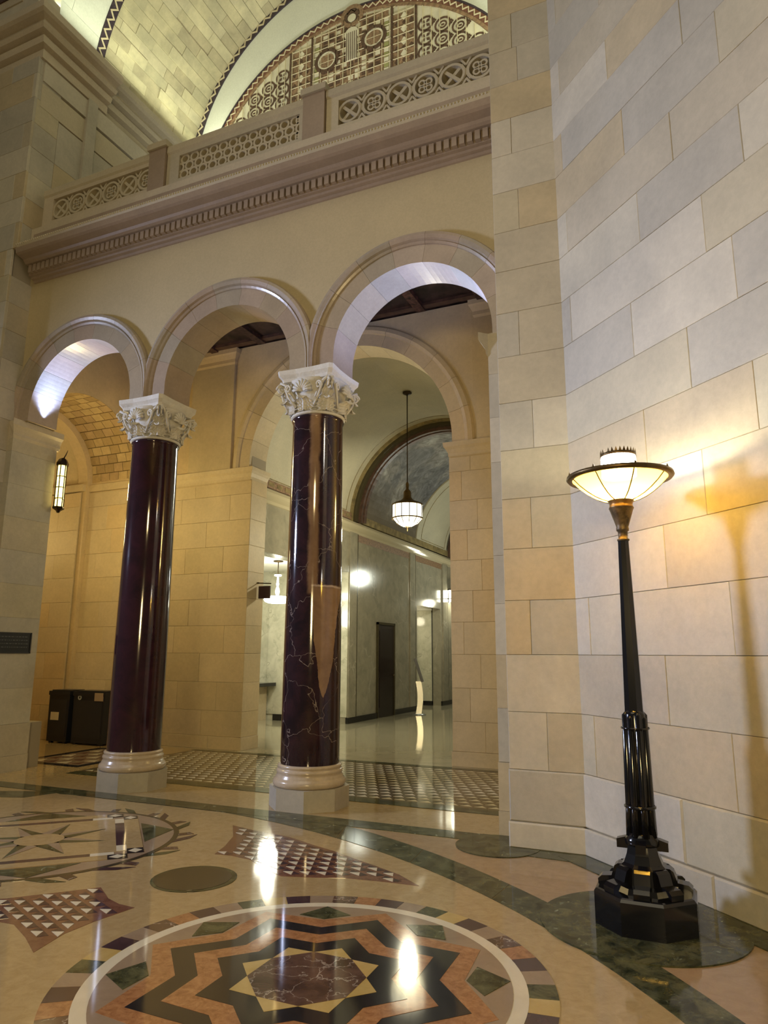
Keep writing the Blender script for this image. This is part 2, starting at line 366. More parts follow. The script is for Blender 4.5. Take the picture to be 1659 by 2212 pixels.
# border along the pier and the diagonal wall, round stones at the pier foot and under the lamp
inlay([(-1.95, 6.62), (-1.95, 6.10), (-1.02, 6.06), (-1.02, 6.36), (-1.6, 6.36), (-1.6, 6.62)], F_GREEN, 5, 'green_border_stone')
dq = 0.24 / sqrt(2)
for a, b_ in ((-0.06, 0.9), (0.902, 1.8), (1.802, 3.2)):
    P = lambda s, o_: (-0.96 + s / sqrt(2) - o_ / sqrt(2), 6.32 - s / sqrt(2) - o_ / sqrt(2))
    inlay([P(a, -0.02), P(a, 0.27), P(b_, 0.27), P(b_, -0.02)], F_GREEN, 6, 'green_border_stone')
disc(-1.72, 6.28, 0.36, F_GREEN, 7, name='green_round_stone')
disc(-0.46, 4.91, 0.606, F_GREEN, 8, 64, 'green_round_stone')
# near medallion
c1 = (-1.94, 3.43)
def star(c, ro, ri, n, a0): return [(c[0] + (ro if k % 2 == 0 else ri) * cos(a0 + pi * k / n), c[1] + (ro if k % 2 == 0 else ri) * sin(a0 + pi * k / n)) for k in range(2 * n)]
dk = [F_PURP, F_GREEN, F_PURP, F_BROWN]; lt = [F_YELLOW, F_TAUPE, F_ORANGE, F_TAUPE]
for k in range(24):
    a = radians(-1 + 15 * k)
    for (o_, mt) in ((0, dk[k % 4]), (7.5, lt[(k * 3) % 4])):
        b0 = a + radians(o_); b1 = b0 + radians(7.4)
        inlay(circ(*c1, 1.235, b0, b1, 3) + circ(*c1, 1.09, b0, b1, 3)[::-1], mt, 2, 'checker_ring_stone')
disc(*c1, 1.095, F_WHITE, 3, 96, 'white_ring_stone')
disc(*c1, 1.022, F_TAUPE, 4, 96, 'tan_field_stone')
inlay(star(c1, .985, .79, 8, 0), F_ORANGE, 5, 'orange_star_stone')
inlay(star(c1, .86, .665, 8, 0), F_BLACK, 6, 'black_star_stone')
inlay(star(c1, .70, .55, 8, 0), F_ORANGE, 7, 'orange_star_stone')
inlay(star(c1, .545, .425, 8, 0), F_BLACK, 8, 'black_star_stone')
inlay(star(c1, .385, .30, 8, 0), F_YELLOW, 9, 'yellow_star_stone')
inlay([(c1[0] + .30 * cos(radians(22.5 + 45 * k)), c1[1] + .30 * sin(radians(22.5 + 45 * k))) for k in range(8)], F_BROWN, 10, 'octagon_stone')
for k in range(8):
    a = radians(22.5 + 45 * k); kp = lambda r, d_: (c1[0] + r * cos(a + radians(d_)), c1[1] + r * sin(a + radians(d_)))
    inlay([kp(1.018, 0), kp(.885, 10.3), kp(.80, 0), kp(.885, -10.3)], F_GREEN, 6, 'green_kite_stone')
# round dark disc
disc(-3.49, 4.49, .305, F_GREEN, 2, 48, 'disc_rim_stone'); disc(-3.50, 4.49, .275, F_DISC, 3, 48, 'dark_disc_stone')
# left medallion
c2 = (-5.38, 4.77)
R2 = lambda x, y, a=0: (c2[0] + x * cos(a) - y * sin(a), c2[1] + x * sin(a) + y * cos(a))
disc(*c2, 1.165, F_DISC, 2, 96, 'dark_ring_stone'); disc(*c2, 1.12, F_TAUPE, 3, 96, 'pale_field_stone')
for k in range(16):
    a = radians(22.5 * k + 8); q = lambda r, d_: (c2[0] + r * cos(a + radians(d_)), c2[1] + r * sin(a + radians(d_)))
    inlay([q(1.165, -8), q(1.165, -3), q(1.33, 4), q(1.28, -2)], F_PURP if k % 2 else F_GREEN, 2, 'pointed_ring_stone')
    inlay([q(1.165, 3), q(1.165, 7), q(1.26, 8), q(1.30, 5)], F_BROWN, 2, 'pointed_ring_stone')
for k in range(4):
    a = pi / 4 + k * pi / 2
    inlay([R2(.85, -.36, a), R2(1.12, 0, a), R2(.85, .36, a)], F_GREEN, 5, 'green_triangle_stone')
    inlay([R2(.70, -.55, a), R2(.83, -.55, a), R2(.83, .55, a), R2(.70, .55, a)], F_CREAM, 6, 'pale_bar_stone')
    for s_ in (-1, 1):
        inlay([R2(.70, .55 * s_, a), R2(.83, .55 * s_, a), R2(.83, .70 * s_, a), R2(.70, .70 * s_, a)], F_BLACK, 6, 'bar_end_stone')
        inlay([R2(.765, .56 * s_, a), R2(.82, .625 * s_, a), R2(.765, .69 * s_, a), R2(.71, .625 * s_, a)], F_WHITE, 7, 'white_diamond_stone')
    inlay([R2(.62, -.42, a), R2(.70, -.42, a), R2(.70, .42, a), R2(.62, .42, a)], F_PURP, 6, 'dark_bar_stone')
    for s_ in (-1, 1): inlay([R2(.62, .42 * s_, a), R2(.70, .42 * s_, a), R2(.70, .60 * s_, a), R2(.62, .60 * s_, a)], F_WHITE, 6, 'white_bar_stone')
    inlay([R2(.62, -.62, a), R2(.62, .62, a), R2(0, 0, a)], F_CREAM, 5, 'square_field_stone')
for k in range(8):
    a = radians(22.5 + 45 * k)
    inlay([R2(.17, -.10, a), R2(.58, 0, a), R2(.17, .0, a)], F_GREEN, 7, 'star_ray_stone'); inlay([R2(.17, .10, a), R2(.17, 0, a), R2(.58, 0, a)], F_TAUPE, 7, 'star_ray_stone')
disc(*c2, .20, F_CREAM, 8, 32, 'centre_stone')
# checkered triangular patches
def inside(p, poly):
    r = False; n = len(poly)
    for i in range(n):
        a, b_ = poly[i], poly[(i + 1) % n]
        if (a[1] > p[1]) != (b_[1] > p[1]) and p[0] < (b_[0] - a[0]) * (p[1] - a[1]) / (b_[1] - a[1]) + a[0]: r = not r
    return r
U = Vector((cos(radians(-23)), sin(radians(-23)))); V = Vector((-U.y, U.x))
TRI = {}
def tri_patch(poly, org, su, sv):
    inlay(poly, F_RED, 1, 'checker_field_stone')
    for i in range(-22, 23):
        for j in range(-14, 15):
            p = Vector(org) + U * (su * (i + 0.5 * (j % 2))) + V * (sv * j)
            def tr(pts): return [tuple(p + U * a + V * b_) for a, b_ in pts]
            w1 = tr([(-.052, -.028), (.052, -.028), (0, .026)])
            if not all(inside(t, poly) for t in w1): continue
            inlay(w1, F_WHITE, 3, 'white_triangle_stone')
            d1 = tr([(-.086, .028), (-.060, -.030), (-.004, .030)]); d2 = tr([(.086, .028), (.060, -.030), (.004, .030)])
            for d_ in (d1, d2):
                if all(inside(t, poly) for t in d_): inlay(d_, F_PURP, 2, 'dark_triangle_stone')
tri_patch([(-4.2, 5.94), (-3.93, 5.87), (-3.48, 5.79), (-3.16, 5.65), (-2.87, 5.54), (-2.64, 5.42), (-2.44, 5.33), (-2.18, 5.2), (-1.95, 5.02), (-2.21, 5.0), (-2.5, 4.96), (-2.7, 4.88), (-2.95, 4.80), (-3.15, 4.90), (-3.40, 5.06), (-3.6, 5.09), (-3.75, 5.07), (-3.82, 5.3), (-3.95, 5.6)], (-3.36, 5.28), .178, .088)
tri_patch([(-4.75, 3.3), (-4.35, 3.62), (-4.11, 3.88), (-3.95, 4.06), (-3.73, 3.91), (-3.59, 3.86), (-3.45, 3.85), (-3.50, 3.56), (-3.51, 3.35), (-3.45, 3.09), (-3.67, 3.22), (-3.9, 3.33), (-4.3, 3.3)], (-4.08, 3.67), .178, .088)
# tile carpet of the vestibule: green borders, rows of pale and red triangles
for (y0, y1) in ((7.42, 7.62), (10.04, 10.17)):
    for i in range(7): inlay([(-8.0 + i * .885, y0), (-8.0 + (i + 1) * .885 - .002, y0), (-8.0 + (i + 1) * .885 - .002, y1), (-8.0 + i * .885, y1)], F_GREEN, 3, 'green_border_stone')
inlay([(-8.0, 7.62), (-1.81, 7.62), (-1.81, 10.04), (-8.0, 10.04)], F_OLIVE, 1, 'carpet_field_stone')
cs = 0.155; cells = []
nx = int(6.15 / cs); ny = int(2.4 / cs)
for j in range(ny):
    for i in range(nx): cells.append((-7.95 + i * cs + (j % 2) * cs * .5, 7.66 + j * cs))
tm = MB(); tm.prism([(-.066, -.033), (.066, -.033), (0, .048)], 0, .0032); TME = tm.mesh('pale_triangle_stone', F_WHITE)
cells.sort(key=lambda p: hypot(p[0], p[1]))
vis = cells[:300]; rest = cells[300:]
for x, y in vis: link('pale_triangle_stone', TME, FLOOR, (x + cs * .5, y + cs * .5, 0))
rm = MB(); gm = MB()
for x, y in rest: rm.prism([(x + cs * .5 - .066, y + cs * .5 - .033), (x + cs * .5 + .066, y + cs * .5 - .033), (x + cs * .5, y + cs * .5 + .048)], 0, .0032)
for x, y in cells: gm.prism([(x + .01, y + cs - .012), (x + .075, y + cs - .012), (x + .04, y + .05)], 0, .0022)
o = rm.build('pale_triangle_stones', F_WHITE, FLOOR, fix=False); o['kind'] = 'stuff'
o = gm.build('dark_triangle_stones', F_GREEN, FLOOR, fix=False); o['kind'] = 'stuff'
# second small carpet in the side bay
inlay([(-9.6, 7.85), (-8.25, 7.85), (-8.25, 9.6), (-9.6, 9.6)], F_BLACK, 1, 'black_border_stone'); inlay([(-9.45, 8.0), (-8.4, 8.0), (-8.4, 9.45), (-9.45, 9.45)], F_TAUPE, 2, 'carpet_field_stone')
for i in range(4):
    for j in range(5): inlay([(-9.4 + i * .26, 8.05 + j * .28), (-9.2 + i * .26, 8.05 + j * .28), (-9.3 + i * .26, 8.25 + j * .28)], F_RED if (i + j) % 2 else F_WHITE, 3, 'carpet_triangle_stone')

# ---- right pier and diagonal wall
m = MB(); m.box(-1.61, -0.3, 6.36, 7.27, 0, 10.5)
wr = struct('wall_right', m, MORTAR, 'right-hand pier and diagonal wall of pale limestone blocks', 'wall')
PJ = {0.0: [], .21: [], .63: [.34], 1.11: [], 1.6: [.23], 2.08: [], 2.55: [.27], 3.02: [], 3.49: [.32], 3.96: [], 4.43: [.22], 4.89: [], 5.34: [], 5.77: [.26], 6.22: [], 6.64: [.21], 7.06: [], 7.48: [.3], 7.9: [.25], 8.33: [], 8.76: [.3], 9.2: [], 9.63: [.3], 10.06: []}
blocks(wr, (-1.61, 6.36, 0), 0, 0.65, zr(.63, 10.5), PJ)
# plinth courses, slightly proud with a chamfer
link('plinth_block', block_mesh(.665, .42, .055, LIME, .012), wr, (-1.618, 6.36, .21)); link('plinth_block', block_mesh(.68, .21, .075, LIME, .012), wr, (-1.625, 6.36, 0))
dg = MB(); q = sqrt(.5)
def DP(s, o_): return (-0.96 + s * q + o_ * q, 6.36 - s * q + o_ * q)   # o_ positive = into the wall
dg.prism([DP(-.02, .0), DP(4.2, .0), DP(4.2, .5), DP(-.02, .5)], 0, 10.5)
o = dg.build('wall_core', MORTAR, wr)
DJ = {.0: [.7, 1.36], .21: [1.11], .63: [.18, 1.58], 1.11: [1.04], 1.6: [.19, 1.67], 2.08: [1.12], 2.55: [1.54], 3.02: [1.0], 3.49: [1.5], 3.96: [.94], 4.43: [.15, 1.74], 4.89: [1.10], 5.34: [.16, 1.51], 5.77: [.99], 6.22: [.14, 1.70], 6.64: [.85], 7.06: [.16, 1.3], 7.48: [.8], 7.9: [.15, 1.2]}
for z in list(DJ): DJ[z] = DJ[z] + [DJ[z][-1] + 1.02, DJ[z][-1] + 2.05]
blocks(wr, (-0.96, 6.36, 0), -pi / 4, 3.9, zr(.63, 10.5), DJ)
for a, b_ in ((0, 1.11), (1.11, 2.3), (2.3, 3.4)): link('plinth_block', block_mesh(b_ - a, .42, .055, LIME, .012), wr, (*DP(a, 0), .21), -pi / 4)
for a, b_ in ((0, .7), (.7, 1.36), (1.36, 2.4), (2.4, 3.4)): link('plinth_block', block_mesh(b_ - a, .21, .075, LIME, .012), wr, (*DP(a, 0), 0), -pi / 4)
# ---- left pier
m = MB(); m.box(-13, -8.95, 6.44, 7.45, 0, 10.9); m.box(-9.2, -8.85, 6.44, 7.2, 7.5, 10.9); m.box(-9.4, -8.86, 7.45, 7.70, 0, .62)
wl = struct('wall_left', m, MORTAR, 'left-hand pier of tan limestone blocks beside the arcade', 'wall')
LJ = [[.5], [.22], [], [.55], [.3]]
blocks(wl, (-8.95, 6.44, 0), pi / 2, .42, zr(.63, 7.06), [[]]); blocks(wl, (-8.85, 6.44, 0), pi / 2, .42, [7.5, 7.9, 8.33, 8.76, 9.2, 9.63, 10.06, 10.5, 10.8], [[]])
blocks(wl, (-8.95, 6.44, 0), pi / 2, .30, [0, .63], [[]], d=.06)
blocks(wl, (-13, 6.44, 0), 0, 4.09, zr(.0, 7.48), None); blocks(wl, (-13, 6.44, 0), 0, 4.19, zr(7.48, 10.5) + [10.8], None)
# ---- arcade wall with three arches
ACX = [-2.72, -5.21, -7.70]; SZ = 5.0; RI = .95; YF = 6.79; YB = 7.26; ZT = 7.09
m = MB(); LX, RX = -8.95, -1.61
def edge_rows():
    xs = []
    for cx in sorted(ACX):
        for i in range(25):
            t = pi - pi * i / 24; xs.append((cx + (RI + .03) * cos(t), SZ + (RI + .03) * sin(t)))
    return [(LX, 4.87)] + xs + [(RX, 4.87)]
er = edge_rows()
for Y, flip in ((YF, False), (YB, True)):
    for (a, b_) in zip(er[:-1], er[1:]):
        if b_[0] - a[0] < 1e-4: continue
        flat = not any(abs(a[0] - c) <= RI + .0301 and abs(b_[0] - c) <= RI + .0301 for c in ACX)
        za, zb = (4.87, 4.87) if flat else (a[1], b_[1])
        f = (0, 1, 2, 3); m.add([(a[0], Y, za), (b_[0], Y, zb), (b_[0], Y, ZT), (a[0], Y, ZT)], [f if not flip else f[::-1]])
m.box(LX, RX, YF, YB, ZT, 7.5)
m.add([(LX, YF, 4.87), (LX, YB, 4.87), (LX, YB, ZT), (LX, YF, ZT)], [(0, 1, 2, 3)])
wf = struct('wall_front', m, FACADE, 'smooth tan arcade wall above the three round arches', 'wall')
prof = [(.95, 7.27), (.95, 6.765), (1.165, 6.765), (1.17, 6.75), (1.195, 6.735), (1.20, 6.75), (1.22, 6.72), (1.26, 6.705), (1.295, 6.715), (1.31, 6.74), (1.31, 6.80), (1.0, 6.80), (1.0, 7.27)]
def voussoirs(parent, cx, zc, zs, prof, n, limL, limR, mat, nm='voussoir', sub=5, gap=.0011):
    ang = [pi * k / n for k in range(n + 1)]
    for k in range(n):
        a0, a1 = ang[k] + gap, ang[k + 1] - gap; secs = []
        def sec(t, z0=None):
            lim = limR if cos(t) > 0 else limL; cmax = lim / max(abs(cos(t)), 1e-3)
            out = []
            for r, y in prof:
                rr = min(r, cmax)
                out.append((cx + rr * cos(t), y, (zc + rr * sin(t)) if z0 is None else z0))
            return out
        if k == 0: secs.append(sec(0.0, zs)); a0 = 0.0
        for i in range(sub + 1): secs.append(sec(a0 + (a1 - a0) * i / sub))
        if k == n - 1: secs[-1] = sec(pi); secs.append(sec(pi, zs))
        mm = MB(); mm.sections(secs); mm.build(nm, mat, parent)
for i, cx in enumerate(ACX): voussoirs(wf, cx, SZ, 4.885, prof, 9, 1.243 if i < 2 else 1.215, 1.243 if i else 1.105, VOUS)
# responds (half pilasters) with imposts at both ends of the arcade
for nm, x0, x1, lab in (('respond_pilaster', -1.80, -1.60, 'right'), ('respond_pilaster', -8.94, -8.80, 'left')):
    t = empty(nm, ((x0 + x1) / 2, 6.95, 0), 'narrow %s limestone pilaster at the %s end of the arcade' % ('grey' if lab == 'right' else 'tan', lab), 'pilaster')
    t['kind'] = 'structure'; bx = (x0 + x1) / 2; hw = (x1 - x0) / 2; yb_ = .30 if lab == 'right' else .49
    for za, zb in zip(zr(.63, 4.43)[:-1], zr(.63, 4.43)[1:]):
        mm = MB(); mm.box(-hw, hw, -.27, yb_, za + .001, zb - .001); mm.build('stone_block', LIME, t)
    mm = MB(); mm.box(-hw, hw, -.27, yb_, 4.431, 4.62); mm.build('stone_block', LIME, t)
    mm = MB(); mm.box(-hw, hw + .02, -.30, yb_, .212, .628); mm.box(-hw, hw + .03, -.32, yb_, 0, .21); mm.build('plinth', LIME, t)
    sg = -1 if lab == 'right' else 1
    pr = [(0, 4.62), (.02, 4.66), (.02, 4.70), (.05, 4.76), (.08, 4.80), (.08, 4.885), (0, 4.885)]
    secs = []
    for (y, o_) in ((-.27 - .0, 0), (yb_ + .04, 0)):
        secs.append([(sg * (hw + r) if True else 0, y - (r if y < 0 else -r * .0), z) for r, z in pr] + [(-sg * hw, y, 4.885), (-sg * hw, y, 4.62)])
    mm = MB(); mm.sections(secs); mm.build('impost', CARVED, t)
    ut = MB(); ut.box(-.05, .05, -.02, .10, 4.885, 4.93); ut.build('uplight_case', DARKBR, t)

# ---- columns
def column(cx, label, shaftmat, name='marble_column'):
    t = empty(name, (cx, 7.04, 0), label, 'column', 'marble columns of the arcade')
    m = MB(); m.prism([(.433 * cos(pi / 8 + k * pi / 4), .433 * sin(pi / 8 + k * pi / 4)) for k in range(8)], 0, .215); m.build('plinth', LIME, t)
    pf = [(.30, .215), (.375, .215), (.392, .235), (.396, .26), (.388, .285), (.372, .297), (.366, .31), (.358, .33), (.348, .345), (.358, .36), (.360, .375), (.350, .39), (.336, .395), (.342, .405), (.348, .42), (.342, .435), (.322, .44), (.29, .44)]
    m = MB(); m.lathe(pf, 48, cap=False); m.build('base', BASEM, t)
    m = MB(); m.lathe([(.318, .44), (.321, .50), (.320, 1.6), (.310, 2.8), (.294, 4.28), (.304, 4.29), (.311, 4.31), (.304, 4.33), (.29, 4.335)], 64, cap=False); m.build('shaft', shaftmat, t)
    m = MB(); m.lathe([(.28, 4.33), (.318, 4.335), (.324, 4.35), (.316, 4.368), (.295, 4.372), (.29, 4.45), (.305, 4.55), (.33, 4.66), (.36, 4.74), (.37, 4.76), (.0, 4.76)], 40, cap=False); m.build('bell', CAPM, t)
    ab = MB()
    def abp(h, z):
        c_ = .035; return [(x, y, z) for x, y in ((-h + c_, -h), (-.12, -h + .02), (.12, -h + .02), (h - c_, -h), (h, -h + c_), (h - .02, -.12), (h - .02, .12), (h, h - c_), (h - c_, h), (.12, h - .02), (-.12, h - .02), (-h + c_, h), (-h, h - c_), (-h + .02, .12), (-h + .02, -.12), (-h, -h + c_))]
    ab.sections([abp(.28, 4.735), abp(.325, 4.75), abp(.335, 4.79), abp(.365, 4.83), abp(.372, 4.885)], close=False)
    for z_, h_ in ((4.885, .372), (4.735, .28)): ab.add([(-h_ + .02, -h_ + .02, z_), (h_ - .02, -h_ + .02, z_), (h_ - .02, h_ - .02, z_), (-h_ + .02, h_ - .02, z_)], [(0, 1, 2, 3)])
    ab.build('abacus', CAPM, t)
    # volutes at the four corners (a scroll on each face of the corner)
    def scroll(ax, sgn):
        pts = []; rs = []
        for i in range(30):
            th = i / 29 * 2.25 * 2 * pi; r = .056 * (1 - i / 34); pts.append((r * cos(th), r * sin(th))); rs.append(.014 * (1 - i / 50))
        return pts, rs
    pts, rs = scroll(0, 1)
    for k in range(4):
        ca = pi / 4 + k * pi / 2
        for side in (-1, 1):
            mm = MB(); c3 = Vector((cos(ca), sin(ca), 0)); tn = Vector((-sin(ca), cos(ca), 0))
            base = c3 * .455 + tn * (side * .022) + Vector((0, 0, 4.665))
            line = [base + c3 * (px * 1.0) + Vector((0, 0, pz)) for px, pz in pts][::-1]
            st = [c3 * .32 + tn * side * .13 + Vector((0, 0, 4.52)), c3 * .37 + tn * side * .10 + Vector((0, 0, 4.62)), c3 * .42 + tn * side * .06 + Vector((0, 0, 4.70)), base + c3 * .02 + Vector((0, 0, .066))]
            mm.tube(line, rs[::-1], 7); mm.tube(st, [.012, .016, .019, .019], 7); mm.build('volute', CAPM, t)
    # acanthus leaves in two rows
    US = (-1, -.8, -.6, -.42, -.28, -.14, 0, .14, .28, .42, .6, .8, 1)
    RL = (0, .012, -.002, .014, .002, .016, .030, .016, .002, .014, -.002, .012, 0)
    def leaf(ang, z0, h, wd, r0, r1, curl):
        mm = MB(); n = 14; vs = []; fs = []; K = len(US)
        for i in range(n + 1):
            s = i / n; z = z0 + h * min(s, .86) / .86 - (max(0, s - .86) * h * 1.7)
            rr = r0 + .012 + (r1 - r0) * s ** 2 + curl * max(0, s - .55) ** 1.3 * 1.9
            wv = wd * (sin(pi * min(1, s * .82 + .16)) ** .6) * (1 + .30 * (1 if (i % 3) == 1 else (-.5 if (i % 3) == 2 else 0))) * (1 if s < .9 else .5)
            for j, u in enumerate(US):
                rad = rr + RL[j] * (1.1 - .3 * s); an = ang + u * wv / rr
                vs.append((rad * cos(an), rad * sin(an), z - .025 * abs(u) * (1 if i % 3 == 1 else .4)))
        for i in range(n):
            for j in range(K - 1): fs.append((i * K + j, i * K + j + 1, (i + 1) * K + j + 1, (i + 1) * K + j))
        mm.add(vs, fs, False); return mm
    for k in range(8): leaf(k * pi / 4, 4.368, .155, .115, .315, .325, .17).build('acanthus_leaf', CAPM, t, fix=False)
    for k in range(4): leaf(k * pi / 2 + pi / 4, 4.40, .25, .085, .300, .36, .17).build('acanthus_leaf', CAPM, t, fix=False)
    # shell palmette on each face, with side tendrils
    for k in range(4):
        a = -pi / 2 + k * pi / 2; d_ = Vector((cos(a), sin(a), 0)); tn = Vector((-sin(a), cos(a), 0)); ctr = d_ * .375 + Vector((0, 0, 4.585)); mm = MB()
        for i in range(9):
            th = radians(-84 + i * 21); L = .135 - .02 * abs(i - 4) / 4
            p1 = ctr + tn * (L * sin(th)) + Vector((0, 0, L * cos(th))) + d_ * .02
            mm.tube([ctr + d_ * .0, ctr.lerp(p1, .5) + d_ * .026, p1, p1 - d_ * .02], [.007, .013, .019, .008], 6)
        mm.build('shell', CAPM, t)
        for s_ in (-1, 1):
            mm = MB(); pp = []
            for i in range(16):
                th = i / 15 * 2.6 * pi; r = .05 * (1 - i / 22); pp.append(ctr + tn * (s_ * (.205 + r * cos(th) * .8)) + Vector((0, 0, .055 + r * sin(th))) + d_ * (.0 - .05 * .2))
            mm.tube([ctr + tn * s_ * .12 + Vector((0, 0, -.17)) - d_ * .05, ctr + tn * s_ * .20 + Vector((0, 0, -.05)) - d_ * .02] + pp, .013, 6); mm.build('tendril', CAPM, t)
    return t
column(-6.49, 'plain dark maroon column with white carved capital, the left one, near the bins', COL1)
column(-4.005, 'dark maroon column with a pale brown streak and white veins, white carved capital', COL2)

# ---- cornice, frieze and dentils over the arcade
def ext(prof, x0, x1):   # prof of (y,z), along X
    mm = MB(); mm.sections([[(x0, y, z) for y, z in prof], [(x1, y, z) for y, z in prof]]); return mm
cor = ext([(6.80, 7.08), (6.77, 7.09), (6.76, 7.12), (6.72, 7.13), (6.71, 7.155), (6.67, 7.16), (6.67, 7.30), (6.60, 7.31), (6.57, 7.33), (6.55, 7.36), (6.45, 7.38), (6.42, 7.40), (6.40, 7.47), (6.43, 7.50), (6.80, 7.52)], -8.85, -1.61)
CORN = cor.build('trim_1', PINK); tag(CORN, 'brown stone cornice with dentils running across above the three arches', 'cornice', None, 'structure')
dm = MB(); dm.box(0, .060, -.062, .004, 0, .115); DME = dm.mesh('dentil', PINK)
for i in range(80): link('dentil', DME, CORN, (-8.80 + i * .09, 6.675, 7.175))
gr = ext([(6.80, 7.475), (6.41, 7.475), (6.395, 7.50), (6.40, 7.54), (6.45, 7.57), (6.80, 7.58)], -8.85, -1.61); gr.build('crown_moulding', CARVED, CORN)
bd = MB()
for i in range(180):
    x = -8.83 + i * .04; bd.lathe([(0, -.017), (.013, -.01), (.016, 0), (.013, .01), (0, .017)], 6, (x, 6.397, 7.52), cap=False)
o = bd.build('bead_moulding', CARVED, CORN, fix=False); o['kind'] = 'stuff'

# ---- balustrade
B = empty('balustrade', (-5.21, 6.72, 7.58), 'pierced tan stone gallery balustrade with two pinkish dies, above the cornice', 'balustrade')
def bpart(name, mb, mat, parent=B): 
    for i, v in enumerate(mb.v): mb.v[i] = (v[0] + 5.21, v[1] - 6.72, v[2] - 7.58)
    return mb.build(name, mat, parent)
m = MB(); m.box(-8.80, -1.61, 6.60, 6.95, 7.58, 7.88); bpart('base_rail', m, CARVED)
m = MB(); m.box(-8.72, -1.61, 6.58, 6.97, 7.70, 7.76); bpart('base_fillet', m, PINK)
for (x0, x1) in ((-8.70, -6.62), (-6.31, -4.12), (-3.79, -1.61)):
    m = MB(); m.sections([[(x, y, z) for y, z in ((6.68, 8.42), (6.66, 8.45), (6.66, 8.54), (6.69, 8.575), (6.87, 8.575), (6.90, 8.54), (6.90, 8.45), (6.88, 8.42))] for x in (x0, x1)]); bpart('handrail', m, CARVED)
for (x0, x1) in ((-6.62, -6.31), (-4.12, -3.79)):
    m = MB(); m.box(x0 + .01, x1 - .01, 6.64, 6.90, 7.88, 8.55); bpart('die', m, PINK)
    m = MB(); m.box(x0 - .015, x1 + .015, 6.61, 6.94, 8.55, 8.64); bpart('die_cap', m, CARVED)
def annulus(mb, cx, cz, r0, r1, y0, y1, n=20):
    vs = []; fs = []
    for i in range(n):
        t = 2 * pi * i / n
        for (r, y) in ((r0, y0), (r1, y0), (r1, y1), (r0, y1)): vs.append((cx + r * cos(t), y, cz + r * sin(t)))
    for i in range(n):
        j = (i + 1) % n
        for k in range(4): fs.append((i * 4 + k, i * 4 + (k + 1) % 4, j * 4 + (k + 1) % 4, j * 4 + k))
    mb.add(vs, fs)
BARN = 0
def bar(mb, x0, z0, x1, z1, w_, y0, y1):
    global BARN
    BARN += 1; y0 = y0 + .004 + .0025 * (BARN % 4); y1 = y1 - .003
    d_ = Vector((x1 - x0, z1 - z0)); n = Vector((-d_.y, d_.x)).normalized() * w_ / 2
    P = [(x0 + n.x, z0 + n.y), (x1 + n.x, z1 + n.y), (x1 - n.x, z1 - n.y), (x0 - n.x, z0 - n.y)]
    mb.add([(x, y0, z) for x, z in P] + [(x, y1, z) for x, z in P], [(0, 1, 2, 3), (7, 6, 5, 4)] + [(i, (i + 1) % 4, 4 + (i + 1) % 4, 4 + i) for i in range(4)])
yA, yB = 6.70, 6.84
# panels: frame + pierced tracery
for pi_, (x0, x1, f0, f1) in enumerate(((-8.70, -6.62, -8.50, -6.64), (-6.31, -4.12, -6.10, -4.18), (-3.79, -1.61, -3.62, -1.61))):
    m = MB(); m.box(x0, x1, yA - .02, yB, 7.88, 8.0); m.box(x0, x1, yA - .02, yB, 8.36, 8.42); m.box(x0, f0, yA - .02, yB, 8.0, 8.36)
    if f1 < x1 - .001: m.box(f1, x1, yA - .02, yB, 8.0, 8.36)
    bpart('panel_frame', m, CARVED)
    m = MB(); zc_ = 8.18
    if pi_ == 1:
        n = 12; s_ = (f1 - f0) / n
        for i in range(n + 1):
            for j in range(3):
                x = f0 + i * s_; z = 8.0 + .36 / 3 * (j + .5)
                annulus(m, x if j % 2 else min(x + s_ / 2, f1), z, .048, .076, yA + .003 * j, yB, 14)
        for j in range(4):
            bar(m, f0, 8.0 + j * .12, f1, 8.0 + j * .12, .014, yA + .02, yB - .01)
    else:
        n = 6; s_ = 2.0 / n
        for i in range(n + 1):
            x = f0 + .14 + i * s_
            if x > f1 + .1: continue
            annulus(m, x, zc_, .128, .16, yA, yB, 24)
            if i % 2 == 0:
                for a in (pi / 4, 3 * pi / 4): bar(m, x - .13 * cos(a), zc_ - .13 * sin(a), x + .13 * cos(a), zc_ + .13 * sin(a), .04, yA + .01, yB - .01)
            else:
                for k in range(4):
                    a = k * pi / 2 + pi / 4; annulus(m, x + .06 * cos(a), zc_ + .06 * sin(a), .026, .05, yA + .01, yB - .01, 10)
            bar(m, x + .11, zc_ + .11, x + s_ - .11, zc_ - .11, .035, yA, yB); bar(m, x + .11, zc_ - .11, x + s_ - .11, zc_ + .11, .035, yA, yB)
            for sz in (-1, 1): bar(m, x + s_ / 2 - .06, zc_ + sz * .18, x + s_ / 2, zc_ + sz * .09, .025, yA, yB); bar(m, x + s_ / 2 + .06, zc_ + sz * .18, x + s_ / 2, zc_ + sz * .09, .025, yA, yB)
        m.v = [(min(max(v[0], f0 - .01), f1 + .01), v[1], min(max(v[2], 7.995), 8.365)) for v in m.v]
    bpart('pierced_tracery', m, CARVED)

